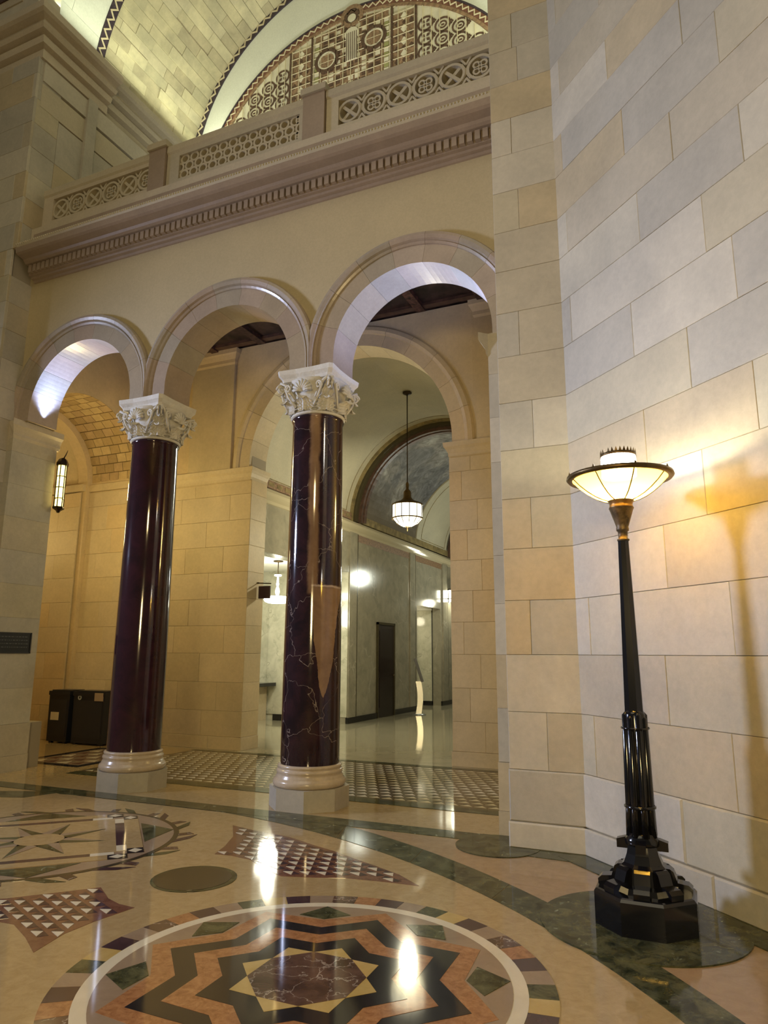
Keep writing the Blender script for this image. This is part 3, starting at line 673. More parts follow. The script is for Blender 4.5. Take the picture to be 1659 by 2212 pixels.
# ---- gallery behind the balustrade
m = MB(); m.box(-14.3, -1.0, 7.0, 10.6, 7.30, 7.55)
struct('ceiling', m, plain('dark_painted_beams', (0.035, 0.02, 0.018), 0.5, ns=5, amt=.6), 'dark painted flat ceiling of the vestibule behind the arches', 'ceiling')
ceil_o = bpy.data.objects['ceiling']
for k in range(7):
    for (y0, y1) in ((7.35, 10.2),):
        mm = MB(); mm.box(-9.2 + k * 1.05, -9.05 + k * 1.05, y0, y1, 7.22, 7.30); mm.build('painted_beam', plain('painted_beam_%d' % k, (0.09, 0.04, 0.03) if k % 2 else (0.05, 0.025, 0.022), 0.5, ns=14, amt=.6), ceil_o)
for j in range(4):
    mm = MB(); mm.box(-9.2, -1.7, 7.5 + j * .85, 7.62 + j * .85, 7.25, 7.30); mm.build('painted_beam', PAINTD, ceil_o)
# left gallery wall and entablature
m = MB(); m.box(-9.6, -8.95, 6.5, 10.6, 7.5, 11.8); m.box(-1.45, -1.0, 7.2, 10.6, 7.5, 11.8)
gw = struct('wall_gallery_left', m, MORTAR, 'side wall of the upper gallery with entablature under the vault', 'wall')
blocks(gw, (-8.85, 6.862, 0), pi / 2, 3.65, [7.5, 8.33, 9.2, 9.95], None, LIME, 1.3, .04)
# frieze panels
for (a, b_) in ((6.50, 7.35), (7.55, 10.4)):
    mm = MB(); mm.box(-8.85, -8.79, a, b_, 10.42, 10.76); mm.build('frieze_panel', LIME, gw)
    mm = MB(); mm.box(-8.85, -8.805, a, b_, 9.97, 10.38); mm.build('recessed_panel', CARVED, gw)
mm = MB(); mm.box(-8.88, -8.76, 7.35, 7.55, 7.6, 10.8); mm.build('pilaster', LIME, gw)
enp = [(-8.93, 10.78), (-8.77, 10.78), (-8.77, 10.93), (-8.79, 10.94), (-8.79, 10.96), (-8.70, 10.98), (-8.67, 11.07), (-8.70, 11.08), (-8.70, 11.11), (-8.60, 11.12), (-8.56, 11.17), (-8.58, 11.21), (-8.61, 11.22), (-8.60, 11.26), (-8.50, 11.28), (-8.455, 11.31), (-8.455, 11.43), (-8.48, 11.45), (-8.93, 11.46)]
mm = MB(); mm.sections([[(-13, 6.50 - (x + 8.85), z) for x, z in enp], [(x, 6.50 - (x + 8.85), z) for x, z in enp], [(x, 7.75, z) for x, z in enp]]); mm.build('entablature', CARVED, gw)
mm = MB(); mm.sections([[(x - (.10 if x > -8.9 else 0), y, z) for x, z in enp] for y in (7.75, 10.45)]); mm.build('entablature', CARVED, gw)
# upper pier block above the cornice, with dark painted panel
mm = MB(); mm.box(-13, -8.86, 6.3, 6.7, 11.45, 14.5); mm.build('upper_pier', LIME, gw)
mm = MB(); mm.box(-12, -9.35, 6.26, 6.32, 12.05, 14.5); mm.build('dark_mosaic_panel', PAINTD, gw)
mm = MB(); mm.box(-12.1, -9.22, 6.28, 6.32, 11.9, 14.5); mm.build('panel_border', CARVED, gw)
# vault: XC, zc, R
VX, VZ, VR = -5.4, 11.62, 3.8
m = MB(); secs = []
def vp(r, t, y): return (VX + r * cos(t), y, VZ + r * sin(t))
m = MB(); n = 40; vs = []; fs = []
for i in range(n + 1):
    for (r, y) in ((VR + .06, 6.45), (VR + .06, 10.7), (VR + .35, 10.7), (VR + .35, 6.45)): vs.append(vp(r, pi * i / n, y))
for i in range(n):
    for k in range(4): fs.append((i * 4 + k, i * 4 + (k + 1) % 4, i * 4 + 4 + (k + 1) % 4, i * 4 + 4 + k))
m.add(vs, fs); GV = struct('ceiling_gallery_vault', m, MORTAR, 'barrel vault of rough cream stone over the upper gallery', 'ceiling')
def curved_block(r0, r1, t0, t1, y0, y1, sub=2, cx=VX, cz=VZ, axis='Y'):
    mm = MB(); secs = []
    for i in range(sub + 1):
        t = t0 + (t1 - t0) * i / sub
        P = [(cx + r * cos(t), y, cz + r * sin(t)) for r, y in ((r0, y0), (r0, y1), (r1, y1), (r1, y0))]
        if axis == 'X': P = [(p[1], p[0], p[2]) for p in P]
        secs.append(P)
    return mm.sections(secs)
rr = random.Random(3); rows = 56; dt = pi / rows; hid = MB()
for i in range(rows):
    t0 = i * dt + .0008; t1 = (i + 1) * dt - .0008
    if i < 20:      # right-hand side of the vault, out of sight behind the pier
        if i % 2 == 0: hid = curved_block(VR, VR + .1, t0, t1 + dt, 7.9, 10.43); hid.build('vault_course', VAULTM, GV)
        continue
    ys = [7.90] + [y for y in [7.90 + (.15 if i % 2 else .42) + k * .56 + rr.uniform(-.1, .1) for k in range(5)] if y < 10.25] + [10.43]
    for a, b_ in zip(ys[:-1], ys[1:]): curved_block(VR + rr.uniform(-.016, .010), VR + .1, t0, t1, a + .002, b_ - .002).build('vault_stone', VAULTM, GV)
rows2 = 14; dt = pi / rows2
for i in range(rows2):
    ys = [6.45, 7.72] if i % 2 else [6.45, 7.1, 7.72]
    for a, b_ in zip(ys[:-1], ys[1:]): curved_block(VR - .01, VR + .1, i * dt + .0012, (i + 1) * dt - .0012, a + .003, b_ - .003, 4).build('white_vault_stone', VWHITE, GV)
def arc_band(r0, r1, y0, y1, mat, nm, parent, cx, cz, n=48, a0=0, a1=pi):
    mm = MB(); secs = []
    for i in range(n + 1):
        t = a0 + (a1 - a0) * i / n; secs.append([(cx + r * cos(t), y, cz + r * sin(t)) for r, y in ((r0, y0), (r1, y0), (r1, y1), (r0, y1))])
    return mm.sections(secs, smooth=False).build(nm, mat, parent)
ZIGD = plain('dark_blue_brown_mosaic', (0.045, 0.03, 0.045), .5, ns=30, amt=.4); ZIGL = plain('pale_mosaic', (.55, .47, .32), .5); REDM = plain('red_brown_mosaic', (.17, .07, .045), .5, ns=30, amt=.3)
arc_band(VR - .02, VR + .05, 7.72, 7.90, ZIGD, 'mosaic_border', GV, VX, VZ)
def zig_y(r, ya, yb, n, mat, parent, cx, cz, w_=.022, nm='zigzag'):
    mm = MB(); pts = []
    for i in range(2 * n + 1): pts.append((pi * i / (2 * n), ya if i % 2 else yb))
    for (t0, y0), (t1, y1) in zip(pts[:-1], pts[1:]):
        P = [(t0, y0 - w_), (t1, y1 - w_), (t1, y1 + w_), (t0, y0 + w_)]
        mm.add([(cx + r * cos(t), y, cz + r * sin(t)) for t, y in P] + [(cx + (r + .02) * cos(t), y, cz + (r + .02) * sin(t)) for t, y in P], [(0, 1, 2, 3), (7, 6, 5, 4), (0, 4, 5, 1), (2, 6, 7, 3)])
    return mm.build(nm, mat, parent)
zig_y(VR - .03, 7.75, 7.86, 62, ZIGL, GV, VX, VZ)
# end wall with white band and patterned tympanum
YT = 10.46; TX, TZ, TR = -5.4, 10.66, 3.51
m = MB(); m.box(-9.4, -1.0, YT, YT + .3, 7.5, 15.6)
wb = struct('wall_gallery_end', m, VWHITE, 'white end wall of the gallery framing the patterned tympanum', 'wall')
def zig_r(mb, cx, cz, ra, rb, y, n, w_=.02):
    pts = [(pi * i / (2 * n), ra if i % 2 else rb) for i in range(2 * n + 1)]
    for (t0, q0), (t1, q1) in zip(pts[:-1], pts[1:]):
        P = [(t0, q0 - w_), (t1, q1 - w_), (t1, q1 + w_), (t0, q0 + w_)]
        mb.add([(cx + r * cos(t), y, cz + r * sin(t)) for t, r in P] + [(cx + r * cos(t), y + .02, cz + r * sin(t)) for t, r in P], [(0, 1, 2, 3), (7, 6, 5, 4), (0, 4, 5, 1), (2, 6, 7, 3)])
arc_band(VR - .13, VR + .04, YT - .03, YT + .02, ZIGD, 'mosaic_border', wb, VX, VZ)
mm = MB(); zig_r(mm, VX, VZ, VR - .10, VR - .01, YT - .045, 60); mm.build('zigzag', ZIGL, wb)
T = empty('patterned_tympanum', (TX, YT, 7.6), 'half-round decorated window grille of brown roundels and squares under the vault', 'window')
def tp(name, mb, mat):
    mb.v = [(v[0] - TX, v[1] - YT, v[2] - 7.6) for v in mb.v]; return mb.build(name, mat, T, fix=False)
TYL = plain('pale_yellow_glass_ground', (0.68, 0.64, 0.50), .5, ns=3, amt=.1); TYD = plain('brown_painted_tracery', (0.10, 0.055, 0.035), .5, ns=20, amt=.3)
TYM = plain('mid_brown_tracery', (0.27, 0.17, 0.10), .5, ns=20, amt=.3); TYG = plain('olive_square', (0.30, 0.30, 0.12), .5); TYW = plain('fine_pale_lead_line', (0.62, 0.55, 0.38), .5)
m = MB(); P = [(TX + TR * cos(pi * i / 48), TZ + TR * sin(pi * i / 48)) for i in range(49)] + [(TX - TR, 7.6), (TX + TR, 7.6)]
m.add([(x, YT - .02, z) for x, z in P] + [(x, YT + .01, z) for x, z in P], [tuple(range(len(P)))[::-1]] + [(i, (i + 1) % len(P), len(P) + (i + 1) % len(P), len(P) + i) for i in range(len(P))]); tp('ground', m, TYL)
for r0, r1, mt, y in ((3.36, 3.51, REDM, YT - .035), (3.30, 3.36, TYM, YT - .04), (3.49, 3.53, ZIGD, YT - .045)):
    mm = MB(); secs = []
    for i in range(49):
        t = pi * i / 48; secs.append([(TX + r * cos(t), y_, TZ + r * sin(t)) for r, y_ in ((r0, y), (r1, y), (r1, YT), (r0, YT))])
    mm.sections(secs); tp('border_band', mm, mt)
mm = MB(); zig_r(mm, TX, TZ, 3.39, 3.47, YT - .05, 70, .012); tp('zigzag', mm, TYW)
inT = lambda x, z, r=3.28: hypot(x - TX, z - TZ) < r
# roundels in columns
for sgn in (-1, 1):
    for ci in range(7):
        x = TX + sgn * (1.56 + .335 * ci)
        for k in range(0, 14):
            z = 11.0 + .31 * k + (.155 if ci % 2 else 0)
            if z < 12.0 or not inT(x, z, 3.22): continue
            m = MB(); annulus(m, x, z, .128, .163, YT - .032, YT - .02, 18); tp('roundel_ring', m, TYD)
            m = MB()
            if ci in (0, 3, 6):
                for kk in range(4):
                    a = pi / 4 + kk * pi / 2; u = Vector((cos(a), sin(a))); n_ = Vector((-sin(a), cos(a))); c0 = Vector((x, z))
                    P4 = [c0 + u * .015, c0 + u * .07 + n_ * .036, c0 + u * .118, c0 + u * .07 - n_ * .036]
                    m.add([(q[0], YT - .032, q[1]) for q in P4], [(0, 1, 2, 3)])
                tp('roundel_cross', m, TYD)
            else:
                annulus(m, x, z, .055, .085, YT - .03, YT - .02, 12); bar(m, x - .03, z, x + .03, z, .04, YT - .03, YT - .02); tp('roundel_centre', m, TYD)
            m = MB(); xx = x + .167; zz_ = z + .17 * (1 if ci % 2 else 1)
            for a in range(4): annulus(m, xx + .024 * cos(a * pi / 2), z + .03 * sin(a * pi / 2), .006, .02, YT - .03, YT - .02, 6)
            tp('small_quatrefoil', m, TYD)
# vertical mullions and fine lead lines
m = MB()
for x in (-6.77, -6.27, -4.52, -4.03): m = MB(); m.box(x - .022, x + .022, YT - .05, YT - .02, 11.5, TZ + sqrt(3.28 ** 2 - (x - TX) ** 2)); tp('mullion', m, TYD)
m = MB(); x = -8.4
while x < -2.3:
    if inT(x, TZ + .5): m.box(x - .005, x + .005, YT - .055, YT - .035, 11.6, TZ + sqrt(3.28 ** 2 - (x - TX) ** 2))
    x += .167
for k in range(12):
    z = 12.1 + k * .17; hx = sqrt(max(0, 3.28 ** 2 - (z - TZ) ** 2)); m.box(TX - min(hx, 1.37), TX + min(hx, 1.37), YT - .05, YT - .035, z - .004, z + .004)
tp('lead_line', m, TYW)
# bands of diamonds either side of the centre
for xb in (-6.52, -4.275):
    m = MB(); m.box(xb - .23, xb + .23, YT - .03, YT - .02, 11.6, TZ + sqrt(3.25 ** 2 - (abs(xb - TX) + .23) ** 2)); tp('dark_band', m, TYM)
    for k in range(12):
        z = 11.7 + k * .28
        if not inT(xb, z + .2, 3.2): continue
        for (xo, s_, mt, nm) in ((0, .10, TYL, 'pale_star'), (-.15, .07, TYD, 'dark_diamond'), (.15, .07, TYD, 'dark_diamond'), (0, .055, TYD, 'dark_diamond')):
            m = MB(); zo = .14 if nm == 'pale_star' else 0
            m.add([(xb + xo - s_ * .7, YT - .036 - (.004 if s_ < .06 else 0), z + zo), (xb + xo, YT - .036, z + zo - s_), (xb + xo + s_ * .7, YT - .036, z + zo), (xb + xo, YT - .036, z + zo + s_)], [(0, 1, 2, 3)]); tp(nm, m, mt)
# centre: brown field, small squares, niche with draped pier and two shields
m = MB(); PP = [(-6.20, 11.6), (-4.60, 11.6)] + [(x, TZ + sqrt(3.24 ** 2 - (x - TX) ** 2)) for x in (-4.60, -4.8, -5.0, -5.2, -5.4, -5.6, -5.8, -6.0, -6.20)]
m.add([(x, YT - .026, z) for x, z in PP], [tuple(range(len(PP)))]); tp('brown_field', m, TYM)
for xq in (-6.16, -4.64):
    for k in range(20):
        z = 12.0 + k * .115
        if inT(xq, z, 3.15): m = MB(); m.box(xq - .05, xq + .05, YT - .034, YT - .026, z - .048, z + .048); tp('pale_border_square', m, TYG if k % 2 else TYL)
m = MB(); m2 = MB(); m3 = MB()
for i in range(1, 10):
    for j in range(22):
        x = -6.12 + i * .144; z = 11.65 + j * .115
        if z > 14.0 or not inT(x, z, 3.2): continue
        k = (i * 7 + j * 3) % 5; tgt = m if k in (0, 3) else (m2 if k in (1, 4) else None)
        if z > 12.9 and abs(i - 5) < 4: tgt = m if (i + j) % 3 else m2
        if i in (0, 10): tgt = m3 if j % 2 else None
        if tgt is None: continue
        tgt.box(x - .052, x + .052, YT - .03, YT - .02, z - .042, z + .042)
for q_ in (tp('dark_squares', m, TYD), tp('pale_squares', m2, TYL), tp('olive_squares', m3, TYG)): q_['kind'] = 'stuff'
for x, z in ((-5.93, 13.15), (-4.90, 13.28)):
    m = MB(); annulus(m, x, z, .20, .27, YT - .055, YT - .03, 24); tp('shield_ring', m, TYD)
    m = MB(); annulus(m, x, z, .165, .20, YT - .05, YT - .03, 24); tp('shield_inner_ring', m, TYL)
    m = MB(); annulus(m, x, z, .0, .165, YT - .045, YT - .03, 20); tp('shield_field', m, TYM)
m = MB(); annulus(m, -5.38, 13.98, .17, .25, YT - .055, YT - .03, 22); tp('niche_arch', m, TYM)
m = MB(); annulus(m, -5.38, 13.98, .0, .16, YT - .05, YT - .03, 18); tp('niche_field', m, TYD)
m = MB(); annulus(m, -5.38, 13.92, .0, .09, YT - .06, YT - .05, 14); tp('niche_bust', m, TYL)
m = MB(); m.box(-5.50, -5.26, YT - .06, YT - .03, 12.95, 13.55); annulus(m, -5.38, 13.55, 0, .15, YT - .062, YT - .03, 16); tp('draped_pier', m, TYL)
m = MB()
for k in range(6): m.box(-5.485 + k * .042, -5.472 + k * .042, YT - .068, YT - .06, 12.95, 13.58)
tp('drapery_fold', m, TYD)

# ================================================================== VESTIBULE
# back wall with the large arch
BX, BZ = -5.32, 4.95; Y0 = 10.30; Y1 = 10.80
m = MB(); m.box(-9.9, -7.24, Y0 + .04, Y1 - .01, 0, 7.3); m.box(-3.42, -1.6, Y0 + .04, Y1 - .01, 0, 7.3)
RB = 1.96; vs = []; fs = []
for i in range(33):
    t = pi - pi * i / 32; x = BX + RB * cos(t); z = BZ + RB * sin(t)
    vs += [(x, Y0 + .04, z), (x, Y0 + .04, 7.3), (x, Y1 - .01, z), (x, Y1 - .01, 7.3)]
for i in range(32):
    a = 4 * i; fs += [(a, a + 4, a + 5, a + 1), (a + 2, a + 3, a + 7, a + 6), (a, a + 2, a + 6, a + 4)]
m.add(vs, fs)
wbk = struct('wall_back', m, MORTAR, 'limestone back wall of the vestibule with one wide round arch', 'wall')
blocks(wbk, (-9.85, Y0 + .04, 0), 0, 2.65, zr(.21, 4.43) + [4.68], [[.9, 1.8], [.4, 1.25, 2.1], [.7, 1.7], [1.1, 2.2], [.5, 1.4]], LIMEW)
blocks(wbk, (-9.87, Y0 + .04, 0), 0, 2.67, [0, .21], [[1.0, 2.0]], LIMEW, d=.06)
blocks(wbk, (-3.46, Y0 + .04, 0), 0, 1.72, zr(.21, 4.43) + [4.68], [[.5], [.28, 1.1], [.45], [.2, .9], [.35, 1.2]], LIMEW)
blocks(wbk, (-3.475, Y0 + .04, 0), 0, 1.73, [0, .21], [[1.0]], LIMEW, d=.06)
# reveals of the opening (facing +X at the left jamb)
blocks(wbk, (-7.24, Y0, 0), pi / 2, .5, zr(.21, 4.43) + [4.68], [[]], LIMEW); blocks(wbk, (-7.24, Y0 - .02, 0), pi / 2, .52, [0, .21], [[]], LIMEW, d=.055)
blocks(wbk, (-3.42, Y1, 0), -pi / 2, .5, zr(.21, 4.43) + [4.68], [[]], LIMEW); blocks(wbk, (-3.42, Y1, 0), -pi / 2, .52, [0, .21], [[]], LIMEW, d=.055)
# imposts
IP = [(0, 4.66), (.03, 4.68), (.03, 4.73), (.06, 4.79), (.09, 4.83), (.10, 4.90), (-.03, 4.90), (-.03, 4.66)]
for xj, s_, xe in ((-7.23, 1, -9.85), (-3.43, -1, -1.7)):
    mit = [(xj + s_ * r, Y0 - r, z) for r, z in IP]
    mm = MB(); mm.sections([[(xe, Y0 - r, z) for r, z in IP], mit]); mm.build('impost', LIMEW, wbk)
    mm = MB(); mm.sections([mit, [(xj + s_ * r, Y1, z) for r, z in IP]]); mm.build('impost', LIMEW, wbk)
# arch stones
pv = [(1.93, Y1), (1.93, Y0 - .03), (2.14, Y0 - .03), (2.15, Y0 - .05), (2.20, Y0 - .07), (2.27, Y0 - .05), (2.30, Y0 - .02), (2.30, Y0 + .05), (1.97, Y0 + .05), (1.97, Y1)]
voussoirs(wbk, BX, BZ, 4.90, pv, 13, 5, 5, LIMEW, sub=4)
# spandrel facing stones above the imposts: built as smooth slabs
for (x0, x1) in ((-9.85, -7.60), (-3.04, -1.7)):
    mm = MB(); mm.box(x0, x1, Y0, Y0 + .05, 4.90, 7.28); mm.build('spandrel_slab', LIMEW, wbk)
vs = []; fs = []; mm = MB()
for i in range(33):
    t = pi - pi * i / 32; x = BX + 2.28 * cos(t); z = BZ + 2.28 * sin(t); vs += [(x, Y0, z), (x, Y0, 7.28)]
for i in range(32): fs.append((2 * i, 2 * i + 2, 2 * i + 3, 2 * i + 1))
mm.add(vs, fs); mm.build('spandrel_slab', LIMEW, wbk)
for (x0, x1) in ((-8.62, -7.66), (-2.98, -2.02)):
    mm = MB(); mm.box(x0, x1, Y0 - .05, Y0, 4.90, 6.98); mm.build('upper_pilaster', LIMEW, wbk)
    mm = MB(); mm.sections([[(x0 - g, Y0, z), (x0 - g, Y0 - .05 - g, z), (x1 + g, Y0 - .05 - g, z), (x1 + g, Y0, z)] for g, z in ((.0, 6.96), (.02, 7.0), (.02, 7.06), (.06, 7.14), (.08, 7.17), (.08, 7.26))]); mm.build('upper_pilaster_cap', LIMEW, wbk)
# side walls closing the vestibule
m = MB(); m.box(-1.75, -1.6, 7.27, Y0 + .1, 0, 7.3)
struct('wall_vestibule_right', m, LIMEW, 'plain stone side wall of the vestibule hidden behind the right pier', 'wall')
# left side: wall with arched opening into a tiled tunnel (axis X)
TYc, TZc, TRr = 8.93, 4.93, 1.24
XN, XF = -9.8, -10.95
m = MB(); vs = []; fs = []
yl, yr_ = 7.45, 10.35
m.box(XN - .1, XN, yl, TYc - TRr, 0, 7.3); m.box(XN - .1, XN, TYc + TRr, yr_, 0, 7.3)
for i in range(25):
    t = pi - pi * i / 24; y = TYc + TRr * cos(t); z = TZc + TRr * sin(t); vs += [(XN, y, z), (XN, y, 7.3), (XN - .1, y, z), (XN - .1, y, 7.3)]
for i in range(24):
    a = 4 * i; fs += [(a, a + 4, a + 5, a + 1), (a + 2, a + 3, a + 7, a + 6)]
m.add(vs, fs)
m.box(-14.2, XN - .1, TYc + TRr, TYc + TRr + .15, 0, 4.95); m.box(-14.2, XN - .1, TYc - TRr - .15, TYc - TRr, 0, 4.95)
m.box(-14.35, -14.2, 7.5, 10.3, 0, 6.5)
wt = struct('wall_side_bay', m, LIMEW, 'gold-lit side bay wall behind the left arch', 'wall')
# blocks on the far wall of the tunnel and the ledge
blocks(wt, (XF, TYc + TRr, 0), 0, 1.13, zr(.21, 4.43) + [4.72], [[.5], [.8], [.3], [.65]], LIMEW, d=.03)
blocks(wt, (-14.0, TYc + TRr - .14, 0), 0, 2.95, zr(.0, 4.43) + [4.72], [[.9, 1.9], [.4, 1.4, 2.4]], LIMEW, d=.03)
mm = MB(); mm.box(XF, XN - .02, TYc + TRr - .06, TYc + TRr + .02, 4.74, 4.88); mm.box(-14.1, XF - .02, TYc + TRr - .20, TYc + TRr, 4.74, 4.88); mm.build('ledge', LIMEW, wt)
# rib at the far end of the tunnel
mm = MB(); secs = []
for i in range(25):
    t = pi * i / 24; secs.append([(x, TYc + r * cos(t), TZc + r * sin(t)) for r, x in ((TRr - .12, XF), (TRr + .1, XF), (TRr + .1, XF - .25), (TRr - .12, XF - .25))])
mm.sections(secs); mm.build('arch_rib', LIMEW, wt)
mm = MB(); mm.box(XF - .25, XF, TYc + TRr - .12, TYc + TRr + .02, 0, TZc); mm.build('arch_rib_leg', LIMEW, wt)
# tile vault
m = MB(); secs = []
for i in range(33):
    t = pi * i / 32; secs.append([(x, TYc + r * cos(t), TZc + r * sin(t)) for r, x in ((TRr + .02, XN - .02), (TRr + .15, XN - .02), (TRr + .15, XF), (TRr + .02, XF))])
m.sections(secs); TV = struct('ceiling_tile_vault', m, TILEGAP, 'small barrel vault of tan square tiles with dark joints', 'ceiling')
rows = 22; dt = pi / rows; tw = (XN - XF) / 5
for i in range(rows):
    edges = [XF] + [XF + tw * (k + (.5 if i % 2 else 0)) for k in range(0 if i % 2 else 1, 5 if i % 2 else 5)] + [XN]
    for a, b_ in zip(edges[:-1], edges[1:]):
        if b_ - a < .05: continue
        mm = MB(); secs = []
        for k in range(2):
            t = i * dt + .006 + (dt - .012) * k; secs.append([(x, TYc + r * cos(t), TZc + r * sin(t)) for r, x in ((TRr, a + .008), (TRr + .03, a + .008), (TRr + .03, b_ - .008), (TRr, b_ - .008))])
        mm.sections(secs); mm.build('vault_tile', TILE, TV)
# farther plain tunnel
m = MB(); secs = []
for i in range(33):
    t = pi * i / 32; secs.append([(x, TYc + r * cos(t), TZc + r * sin(t)) for r, x in ((TRr - .03, XF - .2), (TRr + .15, XF - .2), (TRr + .15, -14.3), (TRr - .03, -14.3))])
m.sections(secs); struct('ceiling_far_tunnel', m, LIMEW, 'plain gold-lit vault beyond the tiled vault', 'ceiling')

# ================================================================== HALL
HX, HZ, HR = -5.40, 4.82, 2.34; XL = -7.72; XR = -3.06
m = MB(); m.box(XL - .3, XL, 10.8, 11.3, 0, 4.85); m.box(XL - .3, XL, 11.3, 15.2, 3.55, 4.85); m.box(XL - .3, XL, 15.2, 19.8, 0, 4.85)
m.box(XL - .3, XL, 19.8, 21.9, 3.05, 4.85); m.box(XL - .3, XL, 21.9, 26.6, 0, 4.85)
wh = struct('wall_hall_left', m, PANELM, 'polished grey marble left wall of the hall beyond the big arch', 'wall')
m = MB(); m.box(XR, XR + .3, 10.8, 26.6, 0, 4.85); struct('wall_hall_right', m, PANELM, 'hidden right wall of the hall', 'wall')
m = MB(); m.box(XL - .3, XR + .3, 26.4, 26.6, 0, 7.4); struct('wall_hall_end', m, PANELM, 'far end wall of the hall', 'wall')
DARKP = plain('dark_green_brown_pilaster_edge', (0.055, 0.045, 0.022), .2)
for (a, b_) in ((15.22, 15.62), (19.15, 19.55), (22.05, 22.5)):
    mm = MB(); mm.box(XL - .01, XL + .05, a, b_, .14, 4.55); mm.build('marble_pilaster', PANELM, wh); mm = MB(); mm.box(XL, XL + .03, b_, b_ + .08, .14, 4.55); mm.build('pilaster_edge', DARKP, wh)
for (a, b_) in ((15.66, 16.85), (17.98, 19.1), (22.6, 25.9)):
    mm = MB(); mm.box(XL - .01, XL + .015, a, b_, .14, 4.55); mm.build('marble_panel', PANELM, wh)
mm = MB(); mm.box(XL - .01, XL + .015, 16.855, 17.975, 2.42, 4.55); mm.build('marble_panel', PANELM, wh)
mm = MB(); mm.box(XL, XL + .02, 15.66, 22.0, 4.36, 4.55); mm.build('brown_frieze', TYM, wh)
for (a, b_) in ((15.2, 16.86), (17.98, 19.8), (21.9, 26.4)):
    mm = MB(); mm.box(XL - .01, XL + .055, a, b_, 0, .14); mm.build('baseboard', BLACKB, wh)
mm = MB(); mm.box(XL - .01, XL + .04, 11.3, 15.2, 3.55, 3.70); mm.build('opening_lintel', PANELM, wh)
pr = [(XL - .02, 4.52), (XL + .03, 4.54), (XL + .03, 4.60), (XL + .08, 4.64), (XL + .12, 4.68), (XL + .13, 4.74), (XL + .10, 4.80), (XL - .02, 4.82)]
CREM = plain('polished_cream_cornice', (.50, .44, .30), .15)
mm = MB(); mm.sections([[(x, 10.8, z) for x, z in pr], [(x, 26.4, z) for x, z in pr]]); mm.build('hall_cornice', CREM, wh)
# door in the hall wall
D = empty('door_1', (XL + .01, 17.42, 0), 'tall narrow dark wooden door in the polished hall wall', 'door'); D['kind'] = 'structure'
mm = MB(); mm.box(.0, .035, -.52, .52, 0, 2.36); mm.build('door_leaf', DOORM, D); mm = MB(); mm.box(0, .06, -.56, -.52, 0, 2.42); mm.box(0, .06, .52, .56, 0, 2.42); mm.box(0, .06, -.56, .56, 2.36, 2.42); mm.build('door_frame', DARKP, D)
mm = MB(); mm.box(.035, .045, -.42, .42, .25, 1.0); mm.box(.035, .045, -.42, .42, 1.15, 2.2); mm.build('door_panel', DOORM, D); mm = MB(); mm.tube([(.04, .42, 1.05), (.09, .42, 1.05), (.09, .34, 1.05)], .012, 8); mm.build('door_handle', BRONZE, D)
# door_2: lit doorway deeper in the wall
m = MB(); m.box(-9.6, XL - .28, 21.9, 22.1, 0, 3.3); m.box(-9.8, -9.6, 19.5, 22.1, 0, 3.3); m.box(-9.8, XL - .28, 19.5, 22.1, 3.2, 3.35); m.box(-9.6, XL - .28, 19.55, 19.75, 0, 3.3)
o = struct('wall_far_room', m, WHITEP, 'pale room beyond the doorway deep in the hall', 'wall'); mm = MB(); mm.box(-9.6, XL - .3, 21.86, 21.9, 0, .14); mm.build('baseboard', BLACKB, o)
mm = MB(); mm.box(-9.5, XL - .30, 21.84, 21.90, .14, 3.0); mm.build('cream_panel', MARBW, o)
# hall vault sections
def vault_sec(y0, y1, mat, nm, lab, r=HR):
    m = MB(); secs = []
    for i in range(41):
        t = pi * i / 40; secs.append([(HX + q_ * cos(t), y, HZ + q_ * sin(t)) for q_, y in ((r, y0), (r + .12, y0), (r + .12, y1), (r, y1))])
    m.sections(secs, smooth=False)
    for k in range(len(m.sm)): m.sm[k] = False
    return struct(nm, m, mat, lab, 'ceiling')
V1 = vault_sec(10.8, 15.3, PAINTC, 'ceiling_hall_vault', 'cream painted barrel vault of the hall with thin dark border lines')
mt, nt, b = nodes('misty_blue_grey_mural')
n1 = noise(nt, .5, 6, .6, 1.6); n2 = noise(nt, 2.6, 6, .65, 2.0)
r1 = ramp(nt, [(.30, (.07, .07, .085)), (.45, (.17, .18, .21)), (.56, (.27, .27, .28)), (.66, (.46, .49, .55)), (.76, (.62, .62, .6))], n1.outputs['Fac']); r2_ = ramp(nt, [(.35, (.45, .42, .36)), (.65, (1.25, 1.2, 1.1))], n2.outputs['Fac'])
g_ = nt.nodes.new('ShaderNodeNewGeometry'); spz = nt.nodes.new('ShaderNodeSeparateXYZ'); nt.links.new(g_.outputs['Position'], spz.inputs[0])
mr = nt.nodes.new('ShaderNodeMapRange'); nt.links.new(spz.outputs[2], mr.inputs[0]); mr.inputs[1].default_value = 5.0; mr.inputs[2].default_value = 6.2
cmul = mix(nt, r1.outputs[0], r2_.outputs[0], 1.0, 'MULTIPLY'); cbr = mix(nt, (.13, .10, .055), cmul, mr.outputs[0])
nt.links.new(cbr, b.inputs['Base Color']); b.inputs['Roughness'].default_value = .6
V2 = vault_sec(15.75, 19.45, mt, 'ceiling_mural', 'blue-grey cloudy mural painted on the vault behind the pendant lamp', HR - .1)
V3 = vault_sec(19.45, 22.3, PAINTC, 'ceiling_far_vault', 'cream vault section beyond the mural', HR - .14)
V4 = vault_sec(22.3, 26.5, mt, 'ceiling_far_mural', 'second painted vault section at the far end of the hall', HR - .1)
